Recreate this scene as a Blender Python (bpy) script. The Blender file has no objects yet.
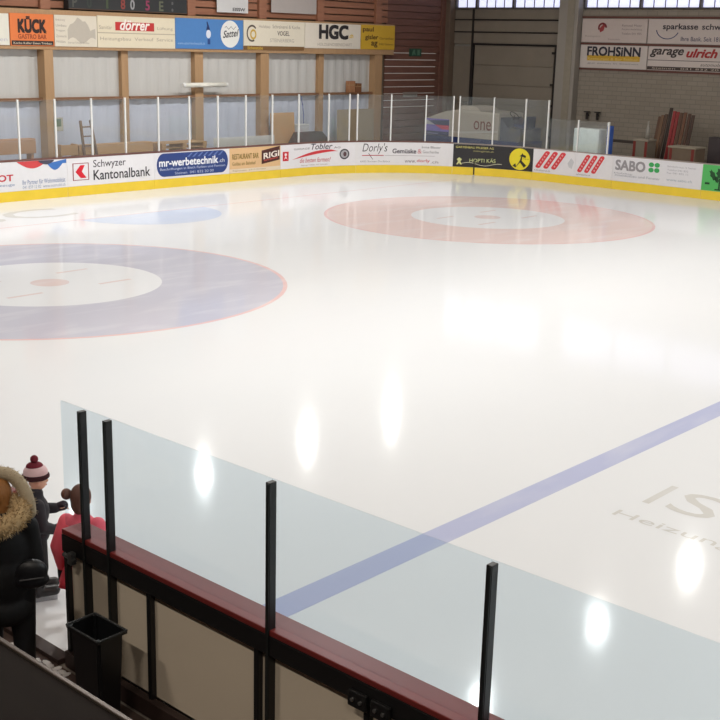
import bpy, bmesh, math, random
from mathutils import Matrix, Vector
random.seed(7)
SC = bpy.context.scene
COL = SC.collection

# ------------------------------------------------------------------ camera
PITCH, ROLL, YAW, CAM_H, FOCAL = 0.2618, 0.0259, 0.7288, 4.5306, 1181.5
fw = Vector((math.cos(YAW) * math.cos(PITCH), math.sin(YAW) * math.cos(PITCH), -math.sin(PITCH)))
rt = Vector((math.sin(YAW), -math.cos(YAW), 0))
up = rt.cross(fw)
r2 = math.cos(ROLL) * rt + math.sin(ROLL) * up
u2 = -math.sin(ROLL) * rt + math.cos(ROLL) * up
cam = bpy.data.cameras.new('camera')
cam.sensor_width = 36.0
cam.lens = FOCAL / 720 * 36.0
cam.clip_end = 300
cam_o = bpy.data.objects.new('camera', cam)
COL.objects.link(cam_o)
M3 = Matrix((r2, u2, -fw)).transposed()
cam_o.matrix_world = Matrix.Translation((0, 0, CAM_H)) @ M3.to_4x4()
SC.camera = cam_o

# ------------------------------------------------------------------ world, exposure
w = bpy.data.worlds.new('hall_air')
w.use_nodes = True
w.node_tree.nodes['Background'].inputs[0].default_value = (0.75, 0.8, 0.9, 1)
w.node_tree.nodes['Background'].inputs[1].default_value = 0.3
SC.world = w
SC.view_settings.view_transform = 'Standard'
SC.view_settings.look = 'None'
SC.view_settings.exposure = 0.13
SC.view_settings.gamma = 1.0
SC.view_settings.use_curve_mapping = False
LAMP_POWER = 215.0          # each ceiling lamp, watts
STAND_FILL_POWER = 185.0          # each added fill light over the stand
WINDOW_GLOW = 1.0           # daylight in the panes

# ------------------------------------------------------------------ materials
def lin(c):
    return tuple(((v / 255) / 12.92 if v / 255 <= 0.04045 else ((v / 255 + 0.055) / 1.055) ** 2.4) for v in c)

MATS = {}
def mat(name, rgb, rough=0.6, var=0.12, scale=6.0, bump=0.05, metal=0.0, stretch=None, ior=1.45, spec=0.5, emit=0.0):
    if name in MATS:
        return MATS[name]
    m = bpy.data.materials.new(name)
    m.use_nodes = True
    nt = m.node_tree
    b = nt.nodes['Principled BSDF']
    c = lin(rgb)
    tc = nt.nodes.new('ShaderNodeNewGeometry')
    mp = nt.nodes.new('ShaderNodeMapping')
    nt.links.new(tc.outputs['Position'], mp.inputs['Vector'])
    if stretch:
        mp.inputs['Scale'].default_value = stretch
    nz = nt.nodes.new('ShaderNodeTexNoise')
    nz.inputs['Scale'].default_value = scale
    nz.inputs['Detail'].default_value = 4
    nt.links.new(mp.outputs[0], nz.inputs['Vector'])
    mx = nt.nodes.new('ShaderNodeMix')
    mx.data_type = 'RGBA'
    mx.inputs[6].default_value = (*[v * (1 - var) for v in c], 1)
    mx.inputs[7].default_value = (*[min(1, v * (1 + var)) for v in c], 1)
    nt.links.new(nz.outputs['Fac'], mx.inputs[0])
    nt.links.new(mx.outputs[2], b.inputs['Base Color'])
    b.inputs['Roughness'].default_value = rough
    b.inputs['Metallic'].default_value = metal
    b.inputs['IOR'].default_value = ior
    b.inputs['Specular IOR Level'].default_value = spec
    if bump:
        bp = nt.nodes.new('ShaderNodeBump')
        bp.inputs['Strength'].default_value = bump
        bp.inputs['Distance'].default_value = 0.02
        nt.links.new(nz.outputs['Fac'], bp.inputs['Height'])
        nt.links.new(bp.outputs[0], b.inputs['Normal'])
    if emit:
        nt.links.new(mx.outputs[2], b.inputs['Emission Color'])
        b.inputs['Emission Strength'].default_value = emit
    MATS[name] = m
    return m

def ink(rgb):
    return mat('print_%02x%02x%02x' % rgb, rgb, 0.55, 0.04, 9, 0)

def ice_mat(name, rgb, fade=0.0, base=(222, 224, 227)):
    """ice with paint frozen into it; fade lets bare ice show through in scraped patches"""
    if name in MATS:
        return MATS[name]
    m = bpy.data.materials.new(name)
    m.use_nodes = True
    nt = m.node_tree
    b = nt.nodes['Principled BSDF']
    tc = nt.nodes.new('ShaderNodeNewGeometry')
    n1 = nt.nodes.new('ShaderNodeTexNoise')
    mp = nt.nodes.new('ShaderNodeMapping')
    mp.inputs['Scale'].default_value = (0.5, 2.0, 1)
    mp.inputs['Rotation'].default_value = (0, 0, 0.5)
    nt.links.new(tc.outputs['Position'], mp.inputs[0])
    nt.links.new(mp.outputs[0], n1.inputs['Vector'])
    n1.inputs['Scale'].default_value = 1.3
    n1.inputs['Detail'].default_value = 6
    rp = nt.nodes.new('ShaderNodeValToRGB')
    rp.color_ramp.elements[0].position = 0.5
    rp.color_ramp.elements[0].color = (0, 0, 0, 1)
    rp.color_ramp.elements[1].position = 0.8
    rp.color_ramp.elements[1].color = (fade, fade, fade, 1)
    nt.links.new(n1.outputs['Fac'], rp.inputs[0])
    mx = nt.nodes.new('ShaderNodeMix')
    mx.data_type = 'RGBA'
    mx.inputs[6].default_value = (*lin(rgb), 1)
    mx.inputs[7].default_value = (*lin(base), 1)
    nt.links.new(rp.outputs[0], mx.inputs[0])
    nt.links.new(mx.outputs[2], b.inputs['Base Color'])
    n2 = nt.nodes.new('ShaderNodeTexNoise')
    n2.inputs['Scale'].default_value = 0.9
    n2.inputs['Detail'].default_value = 3
    nt.links.new(tc.outputs['Position'], n2.inputs['Vector'])
    mr = nt.nodes.new('ShaderNodeMapRange')
    mr.inputs['To Min'].default_value = 0.07
    mr.inputs['To Max'].default_value = 0.115
    nt.links.new(n2.outputs['Fac'], mr.inputs['Value'])
    nt.links.new(mr.outputs[0], b.inputs['Roughness'])
    b.inputs['IOR'].default_value = 1.31
    b.inputs['Specular IOR Level'].default_value = 0.1
    bp = nt.nodes.new('ShaderNodeBump')
    bp.inputs['Strength'].default_value = 0.06
    bp.inputs['Distance'].default_value = 0.02
    nt.links.new(n1.outputs['Fac'], bp.inputs['Height'])
    nt.links.new(bp.outputs[0], b.inputs['Normal'])
    MATS[name] = m
    return m

def glass_mat(name, tint, haze=0.0):
    m = bpy.data.materials.new(name)
    m.use_nodes = True
    nt = m.node_tree
    nt.nodes.remove(nt.nodes['Principled BSDF'])
    out = nt.nodes['Material Output']
    tr = nt.nodes.new('ShaderNodeBsdfTransparent')
    tr.inputs[0].default_value = (*tint, 1)
    gl = nt.nodes.new('ShaderNodeBsdfGlossy')
    gl.inputs['Roughness'].default_value = 0.03
    lw = nt.nodes.new('ShaderNodeLayerWeight')
    pw = nt.nodes.new('ShaderNodeMath')
    pw.operation = 'POWER'
    pw.inputs[1].default_value = 5.0
    nt.links.new(lw.outputs['Facing'], pw.inputs[0])
    fr = nt.nodes.new('ShaderNodeMapRange')
    fr.inputs['To Min'].default_value = 0.022
    fr.inputs['To Max'].default_value = 0.9
    nt.links.new(pw.outputs[0], fr.inputs['Value'])
    df = nt.nodes.new('ShaderNodeBsdfDiffuse')
    df.inputs[0].default_value = (0.7, 0.75, 0.75, 1)
    m1 = nt.nodes.new('ShaderNodeMixShader')
    nz = nt.nodes.new('ShaderNodeTexNoise')
    nz.inputs['Scale'].default_value = 1.5
    mr = nt.nodes.new('ShaderNodeMapRange')
    mr.inputs['To Min'].default_value = haze * 0.6
    mr.inputs['To Max'].default_value = haze * 1.4
    nt.links.new(nz.outputs['Fac'], mr.inputs[0])
    nt.links.new(mr.outputs[0], m1.inputs[0])
    nt.links.new(tr.outputs[0], m1.inputs[1])
    nt.links.new(df.outputs[0], m1.inputs[2])
    m2 = nt.nodes.new('ShaderNodeMixShader')
    nt.links.new(fr.outputs[0], m2.inputs[0])
    nt.links.new(m1.outputs[0], m2.inputs[1])
    nt.links.new(gl.outputs[0], m2.inputs[2])
    nt.links.new(m2.outputs[0], out.inputs['Surface'])
    MATS[name] = m
    return m

def brick_mat():
    m = mat('block_wall', (150, 138, 120), 0.85, 0.1, 3, 0.1)
    nt = m.node_tree
    b = nt.nodes['Principled BSDF']
    g = nt.nodes.new('ShaderNodeNewGeometry')
    sp = nt.nodes.new('ShaderNodeSeparateXYZ')
    cb = nt.nodes.new('ShaderNodeCombineXYZ')
    nt.links.new(g.outputs['Position'], sp.inputs[0])
    nt.links.new(sp.outputs['Y'], cb.inputs['X'])
    nt.links.new(sp.outputs['Z'], cb.inputs['Y'])
    br = nt.nodes.new('ShaderNodeTexBrick')
    br.inputs['Scale'].default_value = 1.0
    br.inputs['Brick Width'].default_value = 0.4
    br.inputs['Row Height'].default_value = 0.16
    br.inputs['Mortar Size'].default_value = 0.012
    br.inputs['Color1'].default_value = (*lin((148, 139, 127)), 1)
    br.inputs['Color2'].default_value = (*lin((141, 132, 120)), 1)
    br.inputs['Mortar'].default_value = (*lin((129, 121, 111)), 1)
    nt.links.new(cb.outputs[0], br.inputs['Vector'])
    nt.links.new(br.outputs['Color'], b.inputs['Base Color'])
    return m

WHITE = mat('board_white', (226, 224, 226), 0.4, 0.03, 2, 0)
YELLOW = mat('kick_yellow', (236, 204, 62), 0.4, 0.08, 3, 0)
CAPBROWN = mat('cap_brown', (110, 76, 70), 0.6, 0.1)
GLULAM = mat('glulam', (172, 138, 102), 0.6, 0.16, 3, 0.05, stretch=(6, 6, 0.6))
PLANK = mat('brown_plank', (152, 104, 80), 0.65, 0.22, 3, 0.08, stretch=(0.5, 4, 5))
SLAT = mat('dark_slat', (116, 80, 68), 0.7, 0.22, 3, 0.08, stretch=(0.5, 4, 5))
PALEWOOD = mat('pale_wood', (190, 148, 100), 0.6, 0.15, 3, 0.05, stretch=(0.6, 4, 4))
CLAD_LO = mat('cladding_lower', (196, 200, 216), 0.5, 0.05, 1.2, 0)
CLAD_UP = mat('cladding_upper', (196, 195, 192), 0.5, 0.05, 1.2, 0)
STEEL = mat('grey_steel', (152, 146, 138), 0.5, 0.08, 2, 0.02)
DOORGREY = mat('door_grey', (134, 125, 113), 0.5, 0.12, 1.5, 0.02)
DARKGAP = mat('dark_rubber_gap', (38, 33, 32), 0.7, 0.1)
BLACKFRAME = mat('black_frame', (28, 28, 29), 0.4, 0.15, 8, 0.02)
POSTWHITE = mat('post_white', (228, 228, 226), 0.4, 0.03)
POSTGREY = mat('post_black_aluminium', (48, 52, 52), 0.35, 0.1, 8, 0, metal=0.4)
PANELCREAM = mat('panel_cream', (222, 208, 188), 0.55, 0.05, 2, 0.01)
CAPRED = mat('cap_red', (120, 44, 42), 0.4, 0.1, 6, 0.02)
CONCRETE = mat('concrete', (120, 112, 104), 0.8, 0.15, 1.5, 0.05)
WALKWAY = mat('brown_rubber_mat', (74, 58, 52), 0.75, 0.2, 5, 0.1)
DARKWOOD = mat('stand_wood', (26, 20, 17), 0.75, 0.25, 3, 0.05, stretch=(4, 0.5, 4), spec=0.15)
BRICK = brick_mat()
GLASS = glass_mat('near_glass', (0.9, 0.945, 0.97), 0.008)
FARGLASS = glass_mat('far_glass', (0.93, 0.945, 0.95), 0.05)
GLASSEDGE = mat('glass_edge', (52, 62, 58), 0.2, 0.05)
ICE = ice_mat('ice', (222, 224, 227), 0.0)

# ------------------------------------------------------------------ mesh helpers
def obj(name, bm, m, parent=None, smooth=False, mats=None):
    me = bpy.data.meshes.new(name)
    if isinstance(bm, bpy.types.Mesh):
        me = bm
        me.name = name
    else:
        bmesh.ops.recalc_face_normals(bm, faces=bm.faces)
        bm.to_mesh(me)
        bm.free()
    me.materials.clear()
    for k in (mats or [m]):
        me.materials.append(k)
    if smooth:
        for p in me.polygons:
            p.use_smooth = True
    o = bpy.data.objects.new(name, me)
    COL.objects.link(o)
    if parent:
        o.parent = parent
    return o

def tag(o, label=None, cat=None, group=None, kind=None):
    if label: o['label'] = label
    if cat: o['category'] = cat
    if group: o['group'] = group
    if kind: o['kind'] = kind
    return o

def thing(name, label, cat, loc=(0, 0, 0), rz=0.0, group=None, kind=None):
    o = bpy.data.objects.new(name, None)
    o.empty_display_size = 0.1
    COL.objects.link(o)
    o.location = loc
    o.rotation_euler = (0, 0, rz)
    return tag(o, label, cat, group, kind)

def bx(bm, x0, x1, y0, y1, z0, z1, bev=0.0):
    r = bmesh.ops.create_cube(bm, size=1)
    vs = r['verts']
    for v in vs:
        v.co = Vector((x0 + (v.co.x + .5) * (x1 - x0), y0 + (v.co.y + .5) * (y1 - y0), z0 + (v.co.z + .5) * (z1 - z0)))
    if bev:
        es = list({e for v in vs for e in v.link_edges})
        bmesh.ops.bevel(bm, geom=es, offset=bev, segments=2, affect='EDGES', profile=0.5)
    return bm

def box(name, ext, m, parent=None, bev=0.0):
    bm = bmesh.new()
    bx(bm, *ext, bev=bev)
    return obj(name, bm, m, parent)

def hexa(bm, lo, hi):
    """solid between two matching loops"""
    n = len(lo)
    a = [bm.verts.new(p) for p in lo]
    b = [bm.verts.new(p) for p in hi]
    bm.faces.new(a)
    bm.faces.new(b[::-1])
    for i in range(n):
        bm.faces.new((a[i], a[(i + 1) % n], b[(i + 1) % n], b[i]))
    return bm

def tube(bm, p0, p1, r0, r1=None, seg=12, caps=True):
    r1 = r0 if r1 is None else r1
    p0, p1 = Vector(p0), Vector(p1)
    d = p1 - p0
    q = d.to_track_quat('Z', 'Y').to_matrix().to_4x4()
    bmesh.ops.create_cone(bm, cap_ends=caps, segments=seg, radius1=r0, radius2=r1, depth=d.length,
                          matrix=Matrix.Translation((p0 + p1) / 2) @ q)
    return bm

def ball(bm, c, r, seg=16, ring=10):
    r = r if hasattr(r, '__len__') else (r, r, r)
    bmesh.ops.create_uvsphere(bm, u_segments=seg, v_segments=ring, radius=1,
                              matrix=Matrix.Translation(c) @ Matrix.Diagonal((*r, 1)))
    return bm

# ------------------------------------------------------------------ rink outline (arc length s, clockwise seen from above)
XF, YE, RAD = 35.45, 29.37, 6.0
S1 = XF - RAD - 10
S2 = S1 + RAD * math.pi / 2
def boards(s, z, d):
    """point at arc length s, height z, d metres out from the board face towards the ice"""
    if s < S1:
        return Vector((10 + s, YE - d, z))
    if s < S2:
        a = math.pi / 2 - (s - S1) / RAD
        return Vector((XF - RAD + (RAD - d) * math.cos(a), YE - RAD + (RAD - d) * math.sin(a), z))
    return Vector((XF - d, YE - RAD - (s - S2), z))
YW, XW = 31.3, 40.0
def endwall(u, z, d): return Vector((u, YW - 0.30 - d, z))          # u = world X
def sidewall(u, z, d): return Vector((XW - 0.06 - d, -u, z))        # u = -world Y

def strip(surf, s0, s1, z0, z1, d0, d1, step=0.35):
    n = max(1, int(math.ceil((s1 - s0) / step)))
    bm = bmesh.new()
    rows = []
    for i in range(n + 1):
        s = s0 + (s1 - s0) * i / n
        rows.append([bm.verts.new(surf(s, z, d)) for z, d in ((z0, d0), (z0, d1), (z1, d1), (z1, d0))])
    for a, b in zip(rows, rows[1:]):
        for k in range(4):
            bm.faces.new((a[k], b[k], b[(k + 1) % 4], a[(k + 1) % 4]))
    bm.faces.new(rows[0])
    bm.faces.new(rows[-1][::-1])
    return bm

# ------------------------------------------------------------------ print on panels
_tc = {}
def text_pts(body, bold, shear):
    k = (body, bold, shear)
    if k in _tc:
        return _tc[k]
    cu = bpy.data.curves.new('lettering', 'FONT')
    cu.body = body
    cu.offset = min(bold, 0.006)
    cu.shear = shear
    cu.resolution_u = 3
    o = bpy.data.objects.new('lettering', cu)
    COL.objects.link(o)
    dg = bpy.context.evaluated_depsgraph_get()
    me = bpy.data.meshes.new_from_object(o.evaluated_get(dg))
    vs = [(v.co.x, v.co.y) for v in me.vertices]
    fs = [tuple(p.vertices) for p in me.polygons]
    bpy.data.objects.remove(o)
    bpy.data.curves.remove(cu)
    bpy.data.meshes.remove(me)
    x0 = min(v[0] for v in vs); x1 = max(v[0] for v in vs)
    y0 = min(v[1] for v in vs); y1 = max(v[1] for v in vs)
    nv = [((x - x0) / (x1 - x0), (y - y0) / max(1e-6, y1 - y0), 0.0) for x, y in vs]
    if bold > 0.006:      # heavier strokes: shifted copies
        sh, sv = (bold - 0.004) / (x1 - x0), (bold - 0.004) / max(1e-6, y1 - y0)
        out, of = [], []
        for q, (dx, dy) in enumerate(((-sh, -sv), (sh, -sv), (-sh, sv), (sh, sv))):
            of += [tuple(i + len(out) for i in f) for f in fs]
            out += [(x + dx, y + dy, q * 0.3) for x, y, _ in nv]
        nv, fs = out, of
    _tc[k] = (nv, fs)
    return _tc[k]

class Panel:
    """a printed panel; u,v run 0..1 across and up the panel"""
    def __init__(self, name, label, cat, surf, s0, s1, z0, z1, rgb, d0=0.001, d1=0.008, group=None, parent=None, rough=None):
        self.surf, self.s0, self.s1, self.z0, self.z1, self.d = surf, s0, s1, z0, z1, d1
        self.o = obj(name, strip(surf, s0, s1, z0, z1, d0, d1), ink(rgb), parent)
        if label:
            tag(self.o, label, cat, group)
    def P(self, u, v, lift=1):
        return self.surf(self.s0 + u * (self.s1 - self.s0), self.z0 + v * (self.z1 - self.z0), self.d + 0.0025 * lift)
    def text(self, body, u0, u1, v0, v1, rgb, bold=0.0, shear=0.0, slope=0.0, lift=1):
        vs, fs = text_pts(body, bold, shear)
        bm = bmesh.new()
        bv = [bm.verts.new(self.P(u0 + x * (u1 - u0), v0 + y * (v1 - v0) + slope * x, lift + k)) for x, y, k in vs]
        for f in fs:
            try: bm.faces.new([bv[i] for i in f])
            except ValueError: pass
        return obj('lettering', bm, ink(rgb), self.o)
    def poly(self, pts, rgb, name='logo', lift=1):
        bm = bmesh.new()
        bm.faces.new([bm.verts.new(self.P(u, v, lift)) for u, v in pts])
        return obj(name, bm, ink(rgb), self.o)
    def rect(self, u0, u1, v0, v1, rgb, name='stripe', lift=1):
        n = max(1, int((u1 - u0) * (self.s1 - self.s0) / 0.35))
        return self.band([(u0 + (u1 - u0) * i / n, v0, v1) for i in range(n + 1)], rgb, name, lift)
    def band(self, rows, rgb, name='stripe', lift=1):
        bm = bmesh.new()
        vs = [(bm.verts.new(self.P(u, a, lift)), bm.verts.new(self.P(u, b, lift))) for u, a, b in rows]
        for a, b in zip(vs, vs[1:]):
            bm.faces.new((a[0], b[0], b[1], a[1]))
        return obj(name, bm, ink(rgb), self.o)
    def disc(self, u, v, ru, rv, rgb, name='logo', lift=1, inner=0.0, a0=0.0, a1=math.tau, n=28):
        bm = bmesh.new()
        out = [bm.verts.new(self.P(u + ru * math.cos(a0 + (a1 - a0) * i / n), v + rv * math.sin(a0 + (a1 - a0) * i / n), lift)) for i in range(n + 1)]
        if inner:
            inn = [bm.verts.new(self.P(u + inner * ru * math.cos(a0 + (a1 - a0) * i / n), v + inner * rv * math.sin(a0 + (a1 - a0) * i / n), lift)) for i in range(n + 1)]
            for i in range(n):
                bm.faces.new((out[i], out[i + 1], inn[i + 1], inn[i]))
        else:
            bm.faces.new(out[:-1])
        return obj(name, bm, ink(rgb), self.o)

# ================================================================== THE SETTING
tag(box('floor', (-7, 41, -30, 32, -0.3, -0.01), CONCRETE), 'grey concrete hall floor around the ice', 'floor', kind='structure')
# ice with rounded corners
bm = bmesh.new()
pts = [(4.56, -25), (4.56, YE - RAD)]
for i in range(1, 17):
    a = math.pi - i / 16 * math.pi / 2
    pts.append((10.56 + RAD * math.cos(a), YE - RAD + RAD * math.sin(a)))
for i in range(17):
    a = math.pi / 2 - i / 16 * math.pi / 2
    pts.append((XF - RAD + RAD * math.cos(a), YE - RAD + RAD * math.sin(a)))
pts.append((XF, -25))
hexa(bm, [(x, y, 0.0) for x, y in pts], [(x, y, -0.0095) for x, y in pts])
ice = tag(obj('floor_ice', bm, ICE), 'white glossy ice sheet with painted rings and lines', 'ice', kind='structure')

def ice_disc(name, cx, cy, r, m, z, r_in=0.0, a0=0.0, a1=math.tau, n=72):
    bm = bmesh.new()
    o = [bm.verts.new((cx + r * math.cos(a0 + (a1 - a0) * i / n), cy + r * math.sin(a0 + (a1 - a0) * i / n), z)) for i in range(n + 1)]
    if r_in:
        k = [bm.verts.new((cx + r_in * math.cos(a0 + (a1 - a0) * i / n), cy + r_in * math.sin(a0 + (a1 - a0) * i / n), z)) for i in range(n + 1)]
        for i in range(n):
            bm.faces.new((o[i], o[i + 1], k[i + 1], k[i]))
    else:
        bm.faces.new(o[:-1] if abs(a1 - a0 - math.tau) < 1e-6 else o)
    ob = obj(name, bm, m, ice)
    for p in ob.data.polygons:
        if p.normal.z < 0: p.flip()
    return ob
def ice_quad(name, x0, x1, y0, y1, m, z):
    bm = bmesh.new()
    bm.faces.new([bm.verts.new(p) for p in ((x0, y0, z), (x1, y0, z), (x1, y1, z), (x0, y1, z))])
    return obj(name, bm, m, ice)

IB = ice_mat('ice_blue_paint', (192, 192, 206), 0.5)
IBL = ice_mat('ice_blueline', (180, 185, 213), 0.35)
IP = ice_mat('ice_pink_paint', (221, 202, 200), 0.5)
IR = ice_mat('ice_red_paint', (222, 190, 190), 0.5)
IRP = ice_mat('ice_red_pale', (219, 202, 202), 0.5)
IG = ice_mat('ice_grey_print', (203, 202, 199), 0.4)
IC = ice_mat('ice_crease', (200, 210, 228), 0.4)
IW = ice_mat('ice_inner_white', (224, 226, 230), 0.0)
CX1, CX2, CYC = 12.46, 26.46, 19.06
for cx, m, lab in ((CX1, IB, 'pale blue painted ring'), (CX2, IP, 'pale pink painted ring')):
    ice_disc('painted_ring', cx, CYC, 4.42, m, 0.001, 2.1)['label'] = lab
    ice_disc('ring_outline', cx, CYC, 4.5, IR, 0.001, 4.42)
    ice_disc('ring_centre', cx, CYC, 2.1, IW, 0.001)
    ice_disc('faceoff_dot', cx, CYC, 0.36, IRP, 0.002)
    for sx in (-1, 1):
        for sy in (-1, 1):
            ice_quad('faceoff_tick', *sorted((cx + sx * 0.62, cx + sx * 1.35)), *sorted((CYC + sy * 0.75, CYC + sy * 0.66)), IRP, 0.002)
ice_quad('blue_line', 4.7, XF - 0.02, 6.23, 6.53, IBL, 0.001)
ice_quad('goal_line', 6.2, 33.6, 25.36, 25.41, IR, 0.0012)
ice_disc('goal_crease', 19.6, 25.36, 2.05, IC, 0.001, 0, math.pi, math.tau, 40)
def ice_text(body, cx0, cx1, y0, y1, m, turn):
    vs, fs = text_pts(body, 0.0, 0.0)
    bm = bmesh.new()
    if turn:   # reading direction -Y, tops towards +X
        bv = [bm.verts.new((cx0 + y * (cx1 - cx0), y0 + x * (y1 - y0), 0.0016)) for x, y, _ in vs]
    else:
        bv = [bm.verts.new((cx0 + x * (cx1 - cx0), y0 + y * (y1 - y0), 0.0016)) for x, y, _ in vs]
    for f in fs:
        bm.faces.new([bv[i] for i in f])
    o = obj('ice_lettering', bm, m, ice)
    for p in o.data.polygons:
        if p.normal.z < 0: p.flip()
ice_text('I', 10.56, 11.22, 5.45, 5.37, IG, True)
ice_text('S', 10.56, 11.22, 5.22, 4.72, IG, True)
ice_text('C', 10.50, 11.16, 4.62, 4.1, IR, True)
ice_text('Heizung', 9.98, 10.2, 5.50, 4.2, IG, True)
ice_text('SC', 15.0, 18.2, 26.2, 27.7, IG, False)

# walkway in front of the near boards, gate threshold and snow
tag(box('floor_walkway', (2.05, 4.44, -6, 14, -0.0095, 0.0), WALKWAY), 'dark brown rubber walkway behind the near boards', 'floor', kind='structure')
tag(box('trim_1', (4.44, 4.555, 6.9, 7.7, -0.009, 0.035), mat('sill_brown', (52, 36, 32), 0.6), bev=0.004), 'dark brown threshold of the open rink gate', 'threshold', kind='structure')
bm = bmesh.new()
for k in range(70):
    x = random.uniform(4.2, 4.4); y = random.uniform(6.7, 7.4)
    ball(bm, (x, y, 0.004), (random.uniform(.01, .05), random.uniform(.01, .06), random.uniform(.003, .007)), 8, 5)
tag(obj('snow_scrapings', bm, mat('snow', (214, 210, 208), 0.8), smooth=True), 'scraped snow trodden onto the walkway by the gate', 'snow', kind='stuff')

# ceiling and far shell
tag(box('ceiling', (-7, 41, -30, 32, 8.8, 9.0), mat('ceiling_wood', (196, 186, 172), 0.7, 0.1)), 'timber hall ceiling', 'ceiling', kind='structure')
tag(box('wall_stand', (-7.2, -7, -30, 32, -0.01, 8.8), mat('stand_wall', (110, 92, 76), 0.8)), 'dark timber wall behind the spectator stand', 'wall', kind='structure')
tag(box('wall_back', (-7, 41, -30.2, -30, -0.01, 8.8), mat('stand_wall', (110, 92, 76), 0.8)), 'plain wall closing the far end of the hall', 'wall', kind='structure')

# ---- end wall
we = tag(box('wall_end', (-7, 41, YW + 0.12, YW + 0.3, -0.01, 8.8), mat('wall_backing', (120, 104, 88), 0.8)),
         'end wall of pale cladding sheets between timber posts', 'wall', kind='structure')
def corrugated(x0, x1, z0, z1):
    bm = bmesh.new()
    n = max(2, int((x1 - x0) / 0.11))
    rows = []
    for i in range(n + 1):
        x = x0 + (x1 - x0) * i / n
        y = YW + 0.05 - (0.02 if (i // 2) % 2 else 0.0)
        rows.append([bm.verts.new(p) for p in ((x, y, z0), (x, y, z1), (x, YW + 0.062, z1), (x, YW + 0.062, z0))])
    for a, b in zip(rows, rows[1:]):
        for k in range(4):
            bm.faces.new((a[k], b[k], b[(k + 1) % 4], a[(k + 1) % 4]))
    bm.faces.new(rows[0]); bm.faces.new(rows[-1][::-1])
    return bm
posts = [(14.3, 14.65, .26), (17.3, 17.6, .15), (20.61, 20.92, .34), (23.42, 23.68, .12), (26.42, 26.78, .16), (29.42, 29.82, .22), (32.36, 32.62, .12), (35.5, 35.92, .25)]
posts = [(a0 * (1 - d / YW), a1 * (1 - d / YW), d) for a0, a1, d in posts]
for (a0, a1, d) in posts:
    box('post', (a0, a1, YW - d, YW + 0.11, -0.01, 4.118), GLULAM, we, 0.008)
edges = [11.4] + [q for a in posts for q in (a[0], a[1])]
for i in range(0, len(edges) - 1, 2):
    obj('cladding_sheet', corrugated(edges[i] - .02, edges[i + 1] + .02, 0, 2.66), CLAD_LO, we)
    obj('cladding_sheet', corrugated(edges[i] - .02, edges[i + 1] + .02, 2.66, 4.5), CLAD_UP, we)
    box('ledge', (edges[i], edges[i + 1], YW - 0.16, YW + 0.05, 2.63, 2.72), mat('ledge_brown', (128, 92, 66), 0.6), we, 0.006)
# timber band that carries the signs, planks above
box('sign_beam', (11, 36.27, YW - 0.28, YW + 0.1, 4.12, 5.26), GLULAM, we, 0.01)
for k in range(7):
    z = 5.32 + k * 0.24
    box('plank', (11, 36.1, YW - 0.05, YW + 0.02, z, z + 0.2), PLANK, we, 0.005)
for x in (20.45, 26.0, 29.2, 32.1, 35.3):
    box('stud', (x, x + .34, YW - 0.16, YW - 0.05, 5.27, 7.0), PLANK, we, 0.006)
for k in range(27):
    z = 0.02 + k * 0.262
    box('slat', (36.05, 39.7, YW - 0.02, YW + 0.03, z, z + 0.243), SLAT, we, 0.005)
box('slat_frame', (39.45, 39.8, YW - 0.08, YW + 0.1, 0, 7.1), SLAT, we, 0.008)
# added glowing sheet stands in for daylight between the slats
tag(box('window_1', (36.15, 39.3, YW + 0.06, YW + 0.08, 2.0, 4.25), mat('slit_daylight', (225, 222, 215), 0.5, 0.05, 1, 0, emit=0.3)),
    'glowing sheet added for daylight in the gaps of the dark slatted wall section', 'window', kind='structure')

# ---- side wall
ws = tag(box('wall_side', (XW, XW + 0.3, -30, 24.9, -0.01, 6.0), BRICK), 'grey block side wall below the strip windows', 'wall', kind='structure')
wd = tag(box('wall_door_bay', (XW + 0.12, XW + 0.3, 24.9, 31.5, -0.01, 6.0), STEEL), 'grey panelled wall bay round the sectional door', 'wall', kind='structure')
tag(box('wall_lintel', (XW, XW + 0.3, -30, 31.4, 7.5, 8.8), mat('lintel_wood', (120, 96, 76), 0.7)), 'timber wall strip above the side windows', 'wall', kind='structure')
box('column', (XW - 0.35, XW + 0.1, 24.9, 25.75, -0.01, 7.5), STEEL, wd, 0.02)
box('column_flange', (XW - 0.37, XW - 0.35, 25.05, 25.35, -0.01, 7.5), mat('flange_grey', (146, 138, 124), 0.5), wd)
box('column', (XW - 0.3, XW + 0.1, 31.0, 31.28, -0.01, 7.5), mat('corner_post', (112, 96, 82), 0.6), wd, 0.015)
for (y0, y1, z0, z1, nm) in ((30.1, 30.98, 4.62, 5.95, 'wall_panel'), (30.1, 30.98, 2.3, 4.52, 'wall_panel'), (30.1, 30.98, 0, 2.26, 'wall_panel'),
                             (25.78, 30.0, 5.6, 5.97, 'wall_panel'), (25.78, 30.0, 5.12, 5.54, 'wall_panel'), (25.78, 30.0, 4.66, 5.06, 'wall_panel')):
    box(nm, (XW + 0.02, XW + 0.12, y0, y1, z0, z1), DOORGREY, wd, 0.012)
for z in (5.545, 5.065):
    box('gap_shade_strip', (XW + 0.0, XW + 0.1, 25.78, 30.98, z, z + 0.05), DARKGAP, wd)  # dark strips stand in for shade in the gaps between panels
box('gap_shade_strip', (XW + 0.0, XW + 0.1, 30.0, 30.09, 0, 5.97), DARKGAP, wd)
d1 = thing('door_1', 'large grey sectional door in the side wall behind the resurfacer', 'door', (XW, 27.9, 0), kind='structure')
def loc(o, parent):
    o.matrix_parent_inverse = parent.matrix_world.inverted()
    return o
bpy.context.view_layer.update()
for k in range(6):
    z0 = k * 0.763
    loc(box('door_section', (XW - 0.02, XW + 0.06, 26.05, 29.88, z0 + 0.004, z0 + 0.757), DOORGREY, d1, 0.012), d1)
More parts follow.
